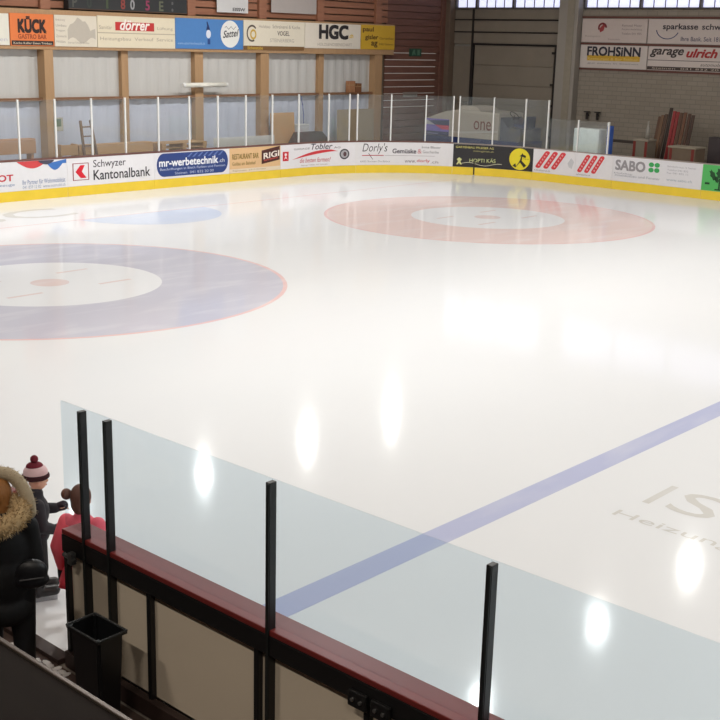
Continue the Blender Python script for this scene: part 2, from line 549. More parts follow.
for y in (25.9, 29.92):
    loc(box('door_track', (XW - 0.07, XW + 0.06, y, y + 0.09, 0, 4.62), DARKGAP, d1), d1)
loc(box('door_head', (XW - 0.06, XW + 0.06, 25.9, 30.0, 4.585, 4.65), DARKGAP, d1), d1)
for z in (1.1, 2.3, 3.1, 4.3):
    loc(box('hinge', (XW - 0.06, XW - 0.02, 26.0, 26.14, z, z + 0.09), DARKGAP, d1), d1)
# strip windows
PANE = mat('window_daylight', (212, 216, 250), 0.3, 0.03, 1, 0, emit=WINDOW_GLOW)
FRAMEG = mat('window_frame_grey', (96, 92, 92), 0.5)
n = 2
ylist = [31.0, 29.95, 28.15, 25.8]
wins = [(29.98, 30.95), (28.2, 29.9), (25.85, 28.1)] + [(24.85 - 2.35 * k - 2.3, 24.85 - 2.35 * k) for k in range(12)]
for i, (y0, y1) in enumerate(wins):
    wn = tag(box('window_%d' % (i + 2), (XW + 0.14, XW + 0.16, y0, y1, 6.0, 7.5), PANE), 'pale daylight window strip high on the side wall', 'window', 'strip windows high on the side wall', 'structure')
    box('window_frame', (XW + 0.0, XW + 0.16, y1 - 0.03, y1 + 0.07, 6.0, 7.5), FRAMEG, wn)
    box('window_frame', (XW + 0.0, XW + 0.16, y0, y1, 5.97, 6.05), FRAMEG, wn)
    m_ = int((y1 - y0) / 0.42)
    for k in range(1, m_):
        y = y0 + (y1 - y0) * k / m_
        box('glazing_bar', (XW + 0.1, XW + 0.14, y - 0.012, y + 0.012, 6.05, 7.5), FRAMEG, wn)

# ---- spectator stand in front of the camera
st = tag(box('floor_stand_step', (1.2, 2.04, -6, 14, -0.01, 2.4), DARKWOOD, None, 0.012), 'dark wooden step edge of the spectator stand', 'stand', kind='structure')
box('edge_strip', (2.03, 2.05, -6, 14, 2.385, 2.408), mat('edge_metal', (88, 78, 72), 0.35, 0.1, 5, 0, metal=0.6), st, 0.004)
tag(box('floor_stand', (-7, 1.2, -6, 14, -0.01, 2.85), DARKWOOD), 'dark wooden spectator stand floor', 'stand', kind='structure')

# ================================================================== FAR BOARDS
fb = thing('dasher_boards', 'white rink boards with yellow kick strip curving round the far corner', 'rink boards')
SA, SB = -3.0, 62.0
obj('board_face', strip(boards, SA, SB, 0, 1.10, -0.10, 0.0), WHITE, fb)
for a, b in ((SA, 6.1), (6.11, 9.93), (9.945, 13.1), (13.11, 16.2), (16.21, 18.53), (18.54, 21.9), (21.91, 25.5), (25.51, 26.28), (26.33, 28.55), (28.56, 31.75), (31.76, 35.0), (35.01, SB)):
    obj('kick_plate', strip(boards, a, b, 0.002, 0.28, 0.0, 0.014), YELLOW, fb)
obj('cap_rail', strip(boards, SA, 25.5, 1.10, 1.15, -0.13, 0.006), CAPBROWN, fb)
obj('cap_rail', strip(boards, 25.51, SB, 1.10, 1.13, -0.13, 0.006), mat('cap_grey', (150, 138, 132), 0.5), fb)
obj('gate_gap_latch', strip(boards, 26.285, 26.325, 0.02, 0.5, 0.0, 0.02), DARKGAP, fb)  # dark piece standing in for the gate gap in the kick plate
ps = [8.45 - 1.22 * k for k in range(8, 0, -1)] + [8.45, 9.65, 10.89, 12.1, 13.35, 14.58, 15.77, 16.99, 18.2, 19.46, 20.8, 21.64, 21.95, 23.22, 24.48, 25.46, 25.68, 26.92, 28.13, 29.04, 30.28, 31.46]
for i, s in enumerate(ps):
    ztop = 2.79 if s < 29.5 else 2.19
    obj('glass_post', strip(boards, s - 0.021, s + 0.021, 1.13, ztop, -0.085, -0.03), POSTWHITE, fb)
    if i + 1 < len(ps):
        s2 = ps[i + 1]
        zt = 2.77 if s2 < 29.5 else 2.17
        if s2 - s > 0.35:
            obj('glass_pane', strip(boards, s + 0.028, s2 - 0.028, 1.14, zt, -0.065, -0.053), FARGLASS, fb)

# ---- printed adverts on the boards
BZ0, BZ1 = 0.285, 1.095
def ad(label, s0, s1, rgb, z0=BZ0, z1=BZ1):
    return Panel('board_advert', label, 'advert', boards, s0, s1, z0, z1, rgb)
a = ad('white board advert with red and blue waves along its top edge', 5.6, 9.93, (226, 226, 230))
def U(a, s): return (s - a.s0) / (a.s1 - a.s0)
a.band([(U(a, 8.3 + 1.0 * t / 10), 1 - 0.001, 1 - 0.02 - .24 * math.sin(math.pi * t / 10)) for t in range(11)], (206, 70, 74), 'wave')
a.band([(U(a, 9.28 + .64 * t / 10), 1 - 0.001 - .12 * (1 - t / 10), 1 - 0.14 - .22 * math.sin(math.pi * min(1, t / 8))) for t in range(11)], (64, 116, 190), 'wave')
a.band([(U(a, 9.0 + .5 * t / 6), 1 - .002, 1 - .05 - .1 * math.sin(math.pi * t / 6)) for t in range(7)], (74, 74, 92), 'wave', 2)
a.text('OOT', U(a, 7.4), U(a, 8.16), .36, .58, (200, 48, 62), .02)
a.text('Fahrzeuge', U(a, 7.35), U(a, 8.2), .16, .28, (120, 140, 176))
a.text('Ihr Partner für Wohnmobilität', U(a, 8.45), U(a, 9.86), .2, .36, (98, 120, 166))
a.text('041 859 12 82  www.ootmobil.ch', U(a, 8.45), U(a, 9.86), .05, .16, (140, 154, 180))

a = ad('white board advert with red chevron square and two lines of dark lettering', 9.95, 13.1, (228, 227, 231))
a.rect(.055, .235, .2, .82, (150, 70, 76), 'logo_frame')
a.rect(.065, .225, .225, .795, (228, 226, 230), 'logo_field', 2)
a.poly([(.19, .74), (.14, .74), (.085, .51), (.14, .28), (.205, .28), (.155, .51)], (212, 28, 48), 'logo', 3)
a.text('Schwyzer', .285, .66, .55, .9, (62, 58, 66), .004)
a.text('Kantonalbank', .285, .95, .17, .53, (48, 46, 54), .008)

a = ad('white board advert carrying a rounded navy blue plate', 13.11, 16.2, (226, 225, 230))
def pill(u0, u1, v0, v1, asp):
    r = (v1 - v0) / 2; ru = r * asp
    P = []
    for i in range(13): P.append((u1 - ru + ru * math.sin(math.pi * i / 12), (v0 + v1) / 2 + r * math.cos(math.pi * i / 12)))
    for i in range(13): P.append((u0 + ru - ru * math.sin(math.pi * i / 12), (v0 + v1) / 2 - r * math.cos(math.pi * i / 12)))
    return P
a.poly(pill(.03, .98, .08, .97, .2), (44, 66, 128), 'plate')
for k in range(7):
    a.poly([(.42 + k * .07, .78), (.45 + k * .07, .78), (.5 + k * .07, .94), (.48 + k * .07, .94)], (96, 118, 176), 'streak', 2)
a.text('mr-werbetechnik', .06, .84, .47, .76, (236, 238, 244), .022, lift=3)
a.text('.ch', .85, .93, .49, .64, (210, 216, 230), .005, lift=3)
a.text('Beschriftungen in Blech Farben und Formen', .07, .94, .29, .41, (190, 200, 224), .004, lift=2)
a.text('Steinen  041 832 20 00', .26, .78, .14, .24, (180, 190, 216), .004, lift=2)

a = ad('tan board advert with a slanted dark brown plate', 16.21, 18.53, (222, 184, 138))
a.poly([(.62, .28), (.985, .42), (.985, .99), (.62, .84)], (78, 40, 36), 'plate')
a.text('RIGI', .66, .97, .48, .72, (242, 232, 222), .02, slope=.1, lift=2)
a.text('beim Bahnhof', .67, .94, .4, .47, (216, 90, 80), .01, slope=.09, lift=2)
a.text('RESTAURANT BAR', .05, .56, .55, .76, (142, 118, 60), .02)
a.text('Goldau am Bahnhof', .05, .5, .3, .44, (160, 134, 76), .01)
a.rect(0, 1, 0, .16, (226, 210, 186), 'stripe')
a.text('Rigistrasse  6410 Goldau', .06, .7, .05, .12, (160, 140, 110), lift=2)
for u in (.0, .97): pass

a = ad('white board advert with a red swoosh and small red square', 18.54, 21.87, (228, 226, 230))
a.rect(.03, .115, .33, .72, (200, 40, 52), 'logo')
a.disc(.072, .6, .018, .06, (240, 232, 234), 'logo_mark', 2)
a.poly([(.045, .38), (.072, .55), (.10, .38), (.072, .46)], (240, 232, 234), 'logo_mark', 2)
a.text('GARAGE', .19, .42, .76, .84, (90, 86, 92), .0)
a.text('Tobler', .44, .72, .74, .99, (70, 66, 78), .01, .25)
a.text('AG', .74, .82, .76, .84, (90, 86, 92), .0)
a.band([(.17 + .62 * t / 14, .36 + .36 * math.sin(math.pi * .62 * t / 14) - (.0 if t < 12 else .03 * (t - 12)), .37 + .36 * math.sin(math.pi * .62 * t / 14) - .01 - .13 * math.sin(math.pi * min(1, t / 16))) for t in range(15)], (204, 52, 60), 'swoosh')
a.disc(.87, .5, .06, .23, (70, 68, 74), 'logo'); a.disc(.87, .5, .045, .17, (170, 168, 172), 'logo', 2); a.disc(.875, .5, .02, .1, (90, 60, 64), 'logo_mark', 3)
a.text('die besten formen!', .28, .7, .2, .4, (178, 44, 56), .006, .3)
a.text('Garage Tobler AG Schwyz', .3, .66, .05, .12, (120, 116, 120))

a = ad('white board advert with handwritten dark lettering underlined in red', 21.98, 25.4, (226, 224, 227))
a.text("Dorly's", .05, .33, .48, .96, (52, 46, 54), -.004, .25)
a.band([(.12 + .05 * t / 8, .5 - .28 * t / 8, .54 - .28 * t / 8) for t in range(9)], (60, 52, 60), 'stroke')
a.rect(.045, .29, .405, .44, (176, 60, 70)); a.rect(.3, .84, .41, .425, (150, 140, 146))
a.text('Gemüske', .385, .64, .52, .72, (70, 62, 74), .02)
a.text('&', .655, .70, .52, .72, (200, 120, 126), .0)
a.text('Geschenke', .71, .88, .54, .66, (110, 104, 112), .0)
a.text('Irma Blaser', .70, .9, .76, .86, (110, 106, 114), .006)
a.text('6422 Steinen Dorfplatz', .03, .36, .1, .2, (140, 134, 140))
a.text('www.', .52, .64, .1, .22, (130, 116, 122), .004); a.text('dorly', .65, .79, .1, .27, (196, 84, 92), .01); a.text('.ch', .8, .88, .1, .22, (130, 116, 122), .004)

a = ad('black board advert with a yellow disc and dark running figure', 25.52, 28.56, (46, 45, 48))
a.text('GARTENBAU PFLEGER AG', .03, .49, .83, .92, (214, 206, 120), .008)
a.text('www.garten.ch', .24, .49, .68, .76, (190, 184, 120), .004)
a.text('HOPTI KÄS', .2, .52, .22, .42, (206, 214, 150), .004, slope=.03)
a.band([(.1 + .5 * t / 20, .14 + .06 * math.sin(t * .42), .16 + .06 * math.sin(t * .42)) for t in range(21)], (220, 216, 190), 'stroke')
a.poly([(.04, .1), (.06, .1), (.075, .18), (.09, .1), (.11, .1), (.09, .25), (.11, .33), (.075, .42), (.045, .33), (.065, .25)], (214, 216, 150), 'figure')
a.disc(.825, .5, .135, .47, (232, 214, 46), 'disc')
a.poly([(.845, .86), (.80, .66), (.735, .56), (.755, .49), (.835, .56), (.865, .72)], (40, 40, 36), 'figure', 2)
a.poly([(.80, .7), (.86, .7), (.85, .38), (.81, .38)], (40, 40, 36), 'figure', 2)
a.poly([(.85, .62), (.9, .56), (.905, .66), (.86, .72)], (40, 40, 36), 'figure', 2)
a.poly([(.81, .42), (.85, .44), (.775, .12), (.735, .2)], (40, 40, 36), 'figure', 2)
a.poly([(.81, .44), (.85, .44), (.915, .24), (.885, .14)], (40, 40, 36), 'figure', 2)
a.text('Figur', .87, .95, .49, .55, (80, 76, 40), lift=2)

STRIPE = (212, 58, 66)
for (s0, s1, lab) in ((28.57, 30.29, 'white board advert with three red dotted bars beside the black advert'), (30.3, 31.76, 'white board advert with three red dotted bars beside the grey lettered advert')):
    a = ad(lab, s0, s1, (224, 221, 224))
    for k in range(3):
        u = .1 + k * .19
        P = []
        dx, dy = .21, .62
        for i in range(9):
            t = math.pi * (i / 8) - .35
            P.append((u + dx + .06 * math.cos(t) + .02, .26 + dy + .07 * math.sin(t)))
        for i in range(9):
            t = math.pi + math.pi * (i / 8) - .35
            P.append((u + .06 * math.cos(t) + .02, .26 + .07 * math.sin(t)))
        a.poly(P, STRIPE, 'bar')
        for j in range(5):
            a.disc(u + .02 + dx * (j + .5) / 5, .26 + dy * (j + .5) / 5, .018, .036, (236, 204, 204), 'dot', 2, .5, n=12)
    a.text('schreinerei.ch', .04, .42, .07, .14, (110, 104, 108))
    if s0 < 29:
        a.poly([(.82, .5), (.9, .75), (.97, .6), (.93, .3), (.86, .35)], (196, 196, 200), 'emblem')

a = ad('white board advert with large grey capitals and a green clover mark', 31.77, 34.99, (222, 220, 224))
a.text('SABO', .03, .37, .46, .86, (150, 146, 150), .03)
for i in (0, 1):
    for j in (0, 1):
        a.disc(.44 + i * .065, .58 + j * .21, .03, .095, (62, 168, 92), 'clover_leaf')
a.text('Holzbau', .02, .03 + .2, .3, .36, (150, 150, 160))
a.text('Innenausbau und Fenster', .03, .55, .2, .3, (150, 152, 162))
a.text('Bahnhofstrasse 12 Steinen', .62, .93, .76, .83, (166, 164, 172)); a.text('Telefon 041 832', .62, .85, .62, .69, (166, 164, 172)); a.text('Fax 041 832 11', .62, .85, .5, .57, (166, 164, 172))
a.text('www.sabo.ch', .62, .9, .22, .32, (150, 166, 178))

a = ad('bright green board advert with a dark leafy sketch', 35.0, 37.3, (84, 180, 96))
rnd = random.Random(3)
for (cu, cv, ru, rv, rot) in ((.16, .6, .04, .22, .5), (.26, .7, .05, .2, 0), (.36, .6, .04, .2, -.5), (.22, .45, .03, .12, .3), (.31, .45, .03, .12, -.3)):
    P = []
    for i in range(14):
        t = math.tau * i / 14
        k = 1 + (.22 if i % 2 else -.15)
        x, y = ru * math.cos(t) * k, rv * math.sin(t) * k
        P.append((cu + x * math.cos(rot) - y * math.sin(rot) * .35, cv + y * math.cos(rot) + x * math.sin(rot)))
    a.poly(P, (32, 74, 42), 'leaf')
a.rect(.25, .275, .08, .5, (28, 62, 36), 'stem'); a.rect(.2, .33, .04, .09, (24, 54, 32), 'ground'); a.rect(.05, .12, .24, .32, (24, 60, 34), 'mark')

# ================================================================== SIGNS ON THE END WALL
SG = 'signs on the timber band of the end wall'
def sign(label, x0, x1, z0, z1, rgb):
    return Panel('wall_sign', label, 'sign', endwall, x0 * .9904, x1 * .9904, z0, z1, rgb, -0.018, 0.012)
CREAM = (226, 218, 198)
a = sign('plain cream sign beside the orange sign on the end wall', 17.2, 19.46, 4.23, 5.10, (222, 220, 208))
a.text('Steinen', .62, .97, .12, .25, (190, 186, 196))
a = sign('orange sign with tall black lettering on the end wall', 19.5, 20.97, 4.22, 5.12, (222, 122, 66))
a.text('KÜCK', .18, .82, .42, .9, (44, 26, 24), .05)
a.text('GASTRO BAR', .17, .82, .22, .36, (150, 66, 36), .02)
a.rect(.02, .98, .02, .16, (44, 34, 32)); a.text('Küche Keller Essen Trinken', .06, .94, .05, .12, (206, 190, 170), .01, lift=2)
a = sign('cream sign with a faded grey map on the end wall', 21.0, 22.52, 4.22, 5.12, (216, 208, 192))
rows = []
for k in range(12):
    t = k / 11
    rows.append((.3 + .66 * t, .2 + .1 * math.sin(t * 9), .55 + .35 * math.sin(math.pi * min(1, t * 1.2)) + .05 * math.sin(t * 21)))
a.band(rows, (186, 178, 166), 'map')
for k in range(5): a.text(('Holzbau', 'Zimmerei', 'Treppen', 'Umbau', 'Bedachung')[k], .03, .24 + .03 * (k % 2), .12 + k * .17, .2 + k * .17, (160, 150, 140))
a.text('Steinen Schwyz Goldau', .3, .8, .08, .16, (160, 150, 140))
a = sign('cream sign with a red plate and white slanted lettering', 22.54, 25.58, 4.21, 5.15, (222, 212, 188))
a.rect(.22, .72, .55, .82, (190, 48, 48), 'plate'); a.text('dörrer', .28, .66, .57, .9, (240, 232, 226), .02, .3, lift=2)
a.text('Sanitär', .02, .18, .58, .7, (170, 158, 140)); a.text('Lüftung', .76, .97, .58, .7, (170, 158, 140))
a.rect(.0, 1, .45, .48, (180, 168, 148)); a.text('Heizungsbau  Verkauf  Service', .03, .97, .2, .34, (170, 158, 140))
a = sign('blue sign with a white oval emblem on the end wall', 25.6, 28.57, 4.22, 5.18, (76, 128, 190))
a.disc(.8, .52, .145, .46, (228, 228, 224), 'emblem'); a.text('Sattel', .69, .93, .38, .62, (52, 50, 58), .012, .3, slope=.08, lift=2)
a.band([(.72 + .17 * t / 9, .72 + .05 * math.sin(t * 1.6), .74 + .05 * math.sin(t * 1.6)) for t in range(10)], (70, 68, 76), 'ridge', 2)
a.disc(.475, .5, .035, .14, (216, 222, 234), 'lantern'); a.poly([(.44, .64), (.5, .64), (.48, .78), (.46, .92), (.445, .9), (.455, .78)], (30, 46, 96), 'lantern_top'); a.rect(.46, .5, .16, .34, (40, 70, 130), 'lantern_base')
a.text('www.sattel-hochstuckli.ch', .03, .42, .14, .22, (160, 188, 220))
a = sign('cream sign with a ring logo above a golden brown strip', 28.6, 31.58, 4.34, 5.2, (222, 214, 196))
a.disc(.13, .5, .085, .33, (90, 80, 70), 'ring', 1, .78, .7, 5.2); a.disc(.15, .46, .05, .2, (200, 164, 70), 'ring', 1, .6)
a.text('Holzbau', .24, .42, .72, .84, (160, 150, 138)); a.text('Schreinerei & Küche', .46, .92, .72, .86, (150, 140, 130))
a.text('VOGEL', .54, .74, .44, .62, (96, 88, 84), .012); a.text('STEINERBERG', .42, .82, .18, .32, (170, 160, 150))
a.rect(.0, .99, -.13, .02, (120, 88, 52), 'strip', 2); a.text('Eichenstube', .06, .3, -.12, .0, (200, 164, 70), .02, lift=3)
a = sign('cream sign with three large black capitals on the end wall', 31.6, 34.6, 4.32, 5.2, (224, 216, 202))
a.text('HGC', .25, .76, .4, .93, (44, 40, 42), .045); a.text('.ch', .78, .86, .45, .62, (220, 186, 70), .02); a.text('HOLZGENOSSENSCHAFT', .22, .84, .1, .22, (170, 160, 148))
a = sign('mustard yellow sign at the end of the timber band', 34.63, 36.6, 4.32, 5.21, (206, 166, 48))
a.text('paul', .05, .36, .68, .92, (92, 66, 30), .02); a.text('gisler', .12, .5, .36, .6, (92, 66, 30), .02); a.text('ag', .3, .48, .08, .32, (92, 66, 30), .02)
a.text('Gartenbau', .54, .96, .42, .52, (120, 90, 36)); a.text('6423 Seewen', .54, .96, .18, .28, (120, 90, 36))

def plankwall(u, z, d): return Vector((u, YW - 0.162 - d, z))
# scoreboard and small things above the band
a = Panel('scoreboard', 'black scoreboard in a timber frame above the sign band', 'scoreboard', endwall, 21.3, 25.82, 5.30, 6.6, (38, 40, 42), -0.22, 0.04)
for (ch, u, c) in (('P', .03, (80, 80, 74)), ('0', .145, (48, 56, 50)), ('1', .3, (66, 78, 52)), ('8', .42, (140, 60, 52)), ('0', .5, (150, 150, 152)), ('5', .63, (140, 50, 84)), ('E', .75, (96, 100, 80)), (':', .86, (90, 90, 90))):
    a.text(ch, u, u + (.035 if ch not in '1:' else .014), .05, .27, c, .02)
a.rect(0, 1, 0, .02, (84, 60, 42), 'frame_edge')
a = Panel('wall_sign', 'small white sign with dark lettering above the blue sign', 'sign', plankwall, 27.25, 28.65, 5.42, 6.0, (206, 206, 206), 0, 0.015)
a.text('EISSW', .5, .9, .1, .28, (70, 70, 74), .02)
a = Panel('wall_sign', 'plain pale sign above the ring logo sign', 'sign', plankwall, 29.75, 32.0, 5.5, 6.1, (176, 168, 164), 0, 0.015)
ck = thing('wall_clock', 'round white clock above the plain cream sign', 'clock', (19.25, YW - 0.06, 5.86))
bm = bmesh.new(); tube(bm, (0, 0, 0), (0, -0.06, 0), .38, .38, 40); obj('case', bm, mat('clock_rim', (70, 66, 66), 0.4), ck)
bm = bmesh.new(); tube(bm, (0, -0.058, 0), (0, -0.068, 0), .34, .34, 40); obj('dial', bm, mat('dial_white', (220, 220, 220), 0.5), ck)
for ang, L in ((.6, .2), (2.4, .28)):
    bm = bmesh.new(); tube(bm, (0, -0.074, 0), (L * math.sin(ang), -0.074, L * math.cos(ang)), .012, .008, 8); obj('hand', bm, DARKGAP, ck)

# exit sign and notice on the slats
def slatwall(u, z, d): return Vector((u, YW - 0.02 - d, z))
a = Panel('exit_sign', 'small green emergency exit sign on the dark slats', 'sign', slatwall, 37.5, 38.25, 4.08, 4.38, (44, 78, 62), 0, 0.03)
a.poly([(.2, .15), (.3, .15), (.36, .4), (.42, .2), (.52, .2), (.44, .55), (.46, .85), (.32, .85), (.24, .55)], (84, 124, 100), 'figure'); a.rect(.65, .85, .15, .85, (84, 124, 100), 'doorway')
a = Panel('notice', 'small pale notice low on the dark slats', 'notice', slatwall, 37.2, 38.1, 2.48, 2.68, (148, 140, 134), 0, 0.012)
a.text('Notausgang', .1, .9, .3, .7, (110, 104, 100))
a = Panel('switch_box', 'small green and white switch box on the wide timber post', 'switch box', lambda u, z, d: Vector((u, YW - 0.34 - d, z)), 20.62, 20.9, 1.75, 2.15, (170, 166, 152), 0, 0.07)
a.rect(.15, .75, .35, .9, (86, 110, 92), 'cover')

# ================================================================== SIGNS ON THE SIDE WALL
def ssign(label, y1, y0, z0, z1, rgb):
    return Panel('wall_sign', label, 'sign', sidewall, -y1, -y0, z0, z1, rgb, -0.05, 0.0)
for z in (5.66, 4.70, 3.78):
    tag(box('sign_rail', (XW - 0.05, XW, 8.0, 24.88, z, z + 0.07), mat('rail_redbrown', (104, 66, 58), 0.6)), {5.66: 'red-brown rail above the upper row of side wall signs', 4.70: 'red-brown rail between the two rows of side wall signs', 3.78: 'red-brown rail under the lower row of side wall signs'}[z], 'rail')
PINKW = (200, 186, 180)
a = ssign('pale sign with a red horse head on the side wall', 24.86, 22.12, 4.79, 5.64, PINKW)
a.disc(.32, .62, .07, .22, (120, 46, 48), 'horse_head', 1, .6, .0, 3.6); a.poly([(.29, .42), (.34, .5), (.36, .7), (.33, .78), (.29, .64), (.27, .54)], (160, 60, 62), 'horse_head')
for k in range(3): a.text(('Reitstall Meier', 'Pension Ausbildung', 'Telefon 041 855')[k], .62, .92, .68 - k * .17, .77 - k * .17, (130, 116, 112))
a.text('Reitsport', .06, .3, .2, .3, (158, 146, 138)); a.text('Einsiedeln', .42, .6, .1, .18, (158, 140, 138))
a = ssign('pale sign with a blue arc beside the red horse sign', 22.08, 18.2, 4.79, 5.64, (202, 190, 184))
a.disc(.2, .62, .12, .44, (62, 70, 110), 'arc', 1, .92, 3.3, 5.9, 30)
a.text('sparkasse', .15, .5, .52, .82, (58, 52, 60), .02); a.text('schwyz', .54, .8, .52, .82, (58, 52, 60), .015)
a.text('Ihre Bank. Seit 1812', .34, .76, .12, .3, (96, 92, 110), .01)
a = ssign('pale sign with tall dark capitals over a yellow band', 24.86, 22.04, 3.86, 4.69, (206, 196, 190))
a.rect(.11, .9, .32, .56, (206, 164, 52), 'band'); a.text('FROHSiNN', .11, .9, .54, .93, (46, 44, 56), .03, lift=2)
a.text('Restaurant & Bar Steinen', .12, .88, .34, .46, (226, 196, 110), .01, lift=2); a.text('gut essen in Steinen', .12, .88, .16, .25, (136, 128, 130))
a = ssign('white sign with slanted black and red lettering over a dark strip', 22.0, 18.0, 3.86, 4.69, (206, 194, 188))
a.text('garage', .02, .35, .55, .9, (66, 58, 56), .02, .3); a.text('ulrich', .38, .67, .58, .93, (168, 48, 48), .03, .3)
a.rect(0, 1, .41, .44, (110, 100, 98)); a.rect(0, 1, .02, .16, (70, 58, 54)); a.text('automobile', .52, .75, .22, .36, (90, 84, 84), 0, .3); a.text('Steinen  041 832 20 20', .05, .8, .05, .13, (190, 176, 164), lift=2)

# ================================================================== THINGS BEHIND THE END BOARDS
tl = thing('tube_lamp', 'white tubular lamp fixed across a timber post', 'lamp', (26.55, 30.94, 3.06))
bm = bmesh.new(); tube(bm, (-.9, 0, 0), (.9, 0, 0), .075, .075, 16); obj('lamp_tube', bm, mat('lamp_white', (230, 228, 218), 0.4), tl, True)
for s in (-1, 1):
    bm = bmesh.new(); tube(bm, (s * .88, 0, 0), (s * .97, 0, 0), .085, .07, 16); obj('end_cap', bm, POSTWHITE, tl)
bm = bmesh.new(); bx(bm, -.08, .08, .05, .17, -.06, .06); obj('bracket', bm, POSTWHITE, tl)

def carton(x, w_, h_, rgb, label):
    t = thing('carton', label, 'box', (x, YW - 0.12, 2.72))
    bm = bmesh.new(); bx(bm, -w_ / 2, w_ / 2, -.09, .09, 0, h_, .006); obj('body', bm, mat('carton%d' % rgb[0], rgb, .8), t)
    bm = bmesh.new(); bx(bm, -w_ / 2 - .004, w_ / 2 + .004, -.094, .094, h_ * .62, h_ * .68); obj('band', bm, mat('tape', (170, 140, 100), .6), t)
carton(33.98, .34, .42, (166, 118, 84), 'taller brown carton on the wall ledge')
carton(34.38, .26, .33, (128, 84, 56), 'shorter dark brown carton on the wall ledge')

# ladder
ld = thing('ladder', 'short wooden ladder leaning against the end wall', 'ladder', (21.28, 29.84, -0.01))
for s in (-1, 1):
    bm = bmesh.new(); hexa(bm, [(s * .27 - .03, -.04, 0), (s * .27 + .03, -.04, 0), (s * .27 + .03, .03, 0), (s * .27 - .03, .03, 0)], [(s * .18 - .03, .42, 2.1), (s * .18 + .03, .42, 2.1), (s * .18 + .03, .49, 2.1), (s * .18 - .03, .49, 2.1)])
    obj('rail', bm, mat('ladder_wood', (120, 92, 72), .7), ld)
for k in range(7):
    t = .13 + k * .13
    bm = bmesh.new(); wd_ = .27 - .09 * t; tube(bm, (-wd_, .46 * t, 2.1 * t), (wd_, .46 * t, 2.1 * t), .02, .02, 8); obj('rung', bm, mat('ladder_wood', (120, 92, 72), .7), ld)

def bench(x0, x1, y, zt, rgb, label, legs=3, back=0.0):
    t = thing('bench', label, 'bench', ((x0 + x1) / 2, y, -0.01)); h = (x1 - x0) / 2; m = mat('bench_%d' % rgb[0], rgb, .6, .14, 3, .04, stretch=(.6, 4, 4))
    bm = bmesh.new(); bx(bm, -h, h, -.16, .16, zt - .05, zt, .006); obj('seat_board', bm, m, t)
    bm = bmesh.new(); bx(bm, -h, h, -.17, -.14, zt - .42, zt - .055, .005); obj('front_board', bm, m, t)
    for k in range(legs):
        x = -h + .1 + (2 * h - .2) * k / (legs - 1)
        bm = bmesh.new(); bx(bm, x - .04, x + .04, -.13, .13, 0, zt - .05, .004); obj('leg', bm, m, t)
bench(20.95, 23.72, 30.35, 1.38, (198, 156, 108), 'long pale timber bench behind the chevron advert')
bench(17.6, 19.5, 30.4, 1.64, (186, 140, 102), 'high brown timber bench left of the switch box post', 2)
pc = thing('timber_crate', 'pale timber crate beside the wide post', 'crate', (20.63, 30.35, -0.01))
for k in range(4):
    bm = bmesh.new(); bx(bm, -.3, .3, -.15, -.12, .05 + k * .35, .36 + k * .35, .005); obj('board', bm, PALEWOOD, pc)
for s in (-1, 1):
    bm = bmesh.new(); bx(bm, s * .27 - .03, s * .27 + .03, -.12, .15, 0, 1.42, .004); obj('side', bm, PALEWOOD, pc)

# stacked pallets
def pallet(x, y, z, label, group):
    t = thing('pallet', label, 'pallet', (x, y, z), group=group)
    for k in range(5):
        bm = bmesh.new(); bx(bm, -.92, .92, -.36 + k * .15, -.24 + k * .15, .12, .145, .003); obj('deck_board', bm, PALEWOOD, t)
    for k in range(3):
        bm = bmesh.new(); bx(bm, -.92 + k * .845, -.77 + k * .845, -.36, .36, .0, .118, .003); obj('bearer', bm, PALEWOOD, t)
    return t
for k in range(9):
    pallet(24.86 + random.uniform(-.03, .03), 30.35, -0.01 + k * .147, 'flat timber pallet in the stack behind the navy plate advert', 'pallets stacked behind the end boards')
# white panel, plywood, dark covered cabinet, white box, grey-beige sheet
def panel_lean(name, label, cat, x0, x1, y, zt, m, lean=.12, frame=None):
    t = thing(name, label, cat, ((x0 + x1) / 2, y, -0.01)); h = (x1 - x0) / 2
    bm = bmesh.new(); hexa(bm, [(-h, 0, 0), (h, 0, 0), (h, .03, 0), (-h, .03, 0)], [(-h, lean, zt), (h, lean, zt), (h, lean + .03, zt), (-h, lean + .03, zt)]); obj('sheet', bm, m, t)
    for s in (-1, 1):
        bm = bmesh.new(); hexa(bm, [(s * h * .8 - .03, .032, 0), (s * h * .8 + .03, .032, 0), (s * h * .8 + .03, .07, 0), (s * h * .8 - .03, .07, 0)], [(s * h * .8 - .03, lean + .032, zt - .1), (s * h * .8 + .03, lean + .032, zt - .1), (s * h * .8 + .03, lean + .07, zt - .1), (s * h * .8 - .03, lean + .07, zt - .1)]); obj('batten', bm, PALEWOOD, t)
panel_lean('hoarding_board', 'long white panel leaning behind the slanted plate advert', 'panel', 26.62, 29.42, 30.5, 1.34, mat('panel_white', (206, 204, 200), .5), .1)
panel_lean('plywood_sheet', 'tan plywood sheet leaning against the end wall', 'plywood', 29.5, 30.66, 30.72, 2.08, PALEWOOD, .15)
panel_lean('partition_sheet', 'low grey-beige partition sheet by the last timber post', 'partition', 32.66, 34.7, 30.55, 2.14, mat('beige_sheet', (164, 148, 124), .6), .05)
cb = thing('cabinet', 'dark brown cabinet with a sloping lid behind the end boards', 'cabinet', (30.85, 30.2, -0.01))
bm = bmesh.new(); bx(bm, -.95, .95, -.25, .25, 0, .85, .01); obj('body', bm, mat('cab_dark', (64, 52, 48), .6), cb)
bm = bmesh.new(); hexa(bm, [(-1.0, -.3, .852), (1.0, -.3, .852), (1.0, .28, .852), (-1.0, .28, .852)], [(-.62, -.05, 1.42), (.55, -.05, 1.42), (.55, .24, 1.42), (-.62, .24, 1.42)]); obj('lid', bm, mat('cab_lid', (70, 60, 56), .6), cb)
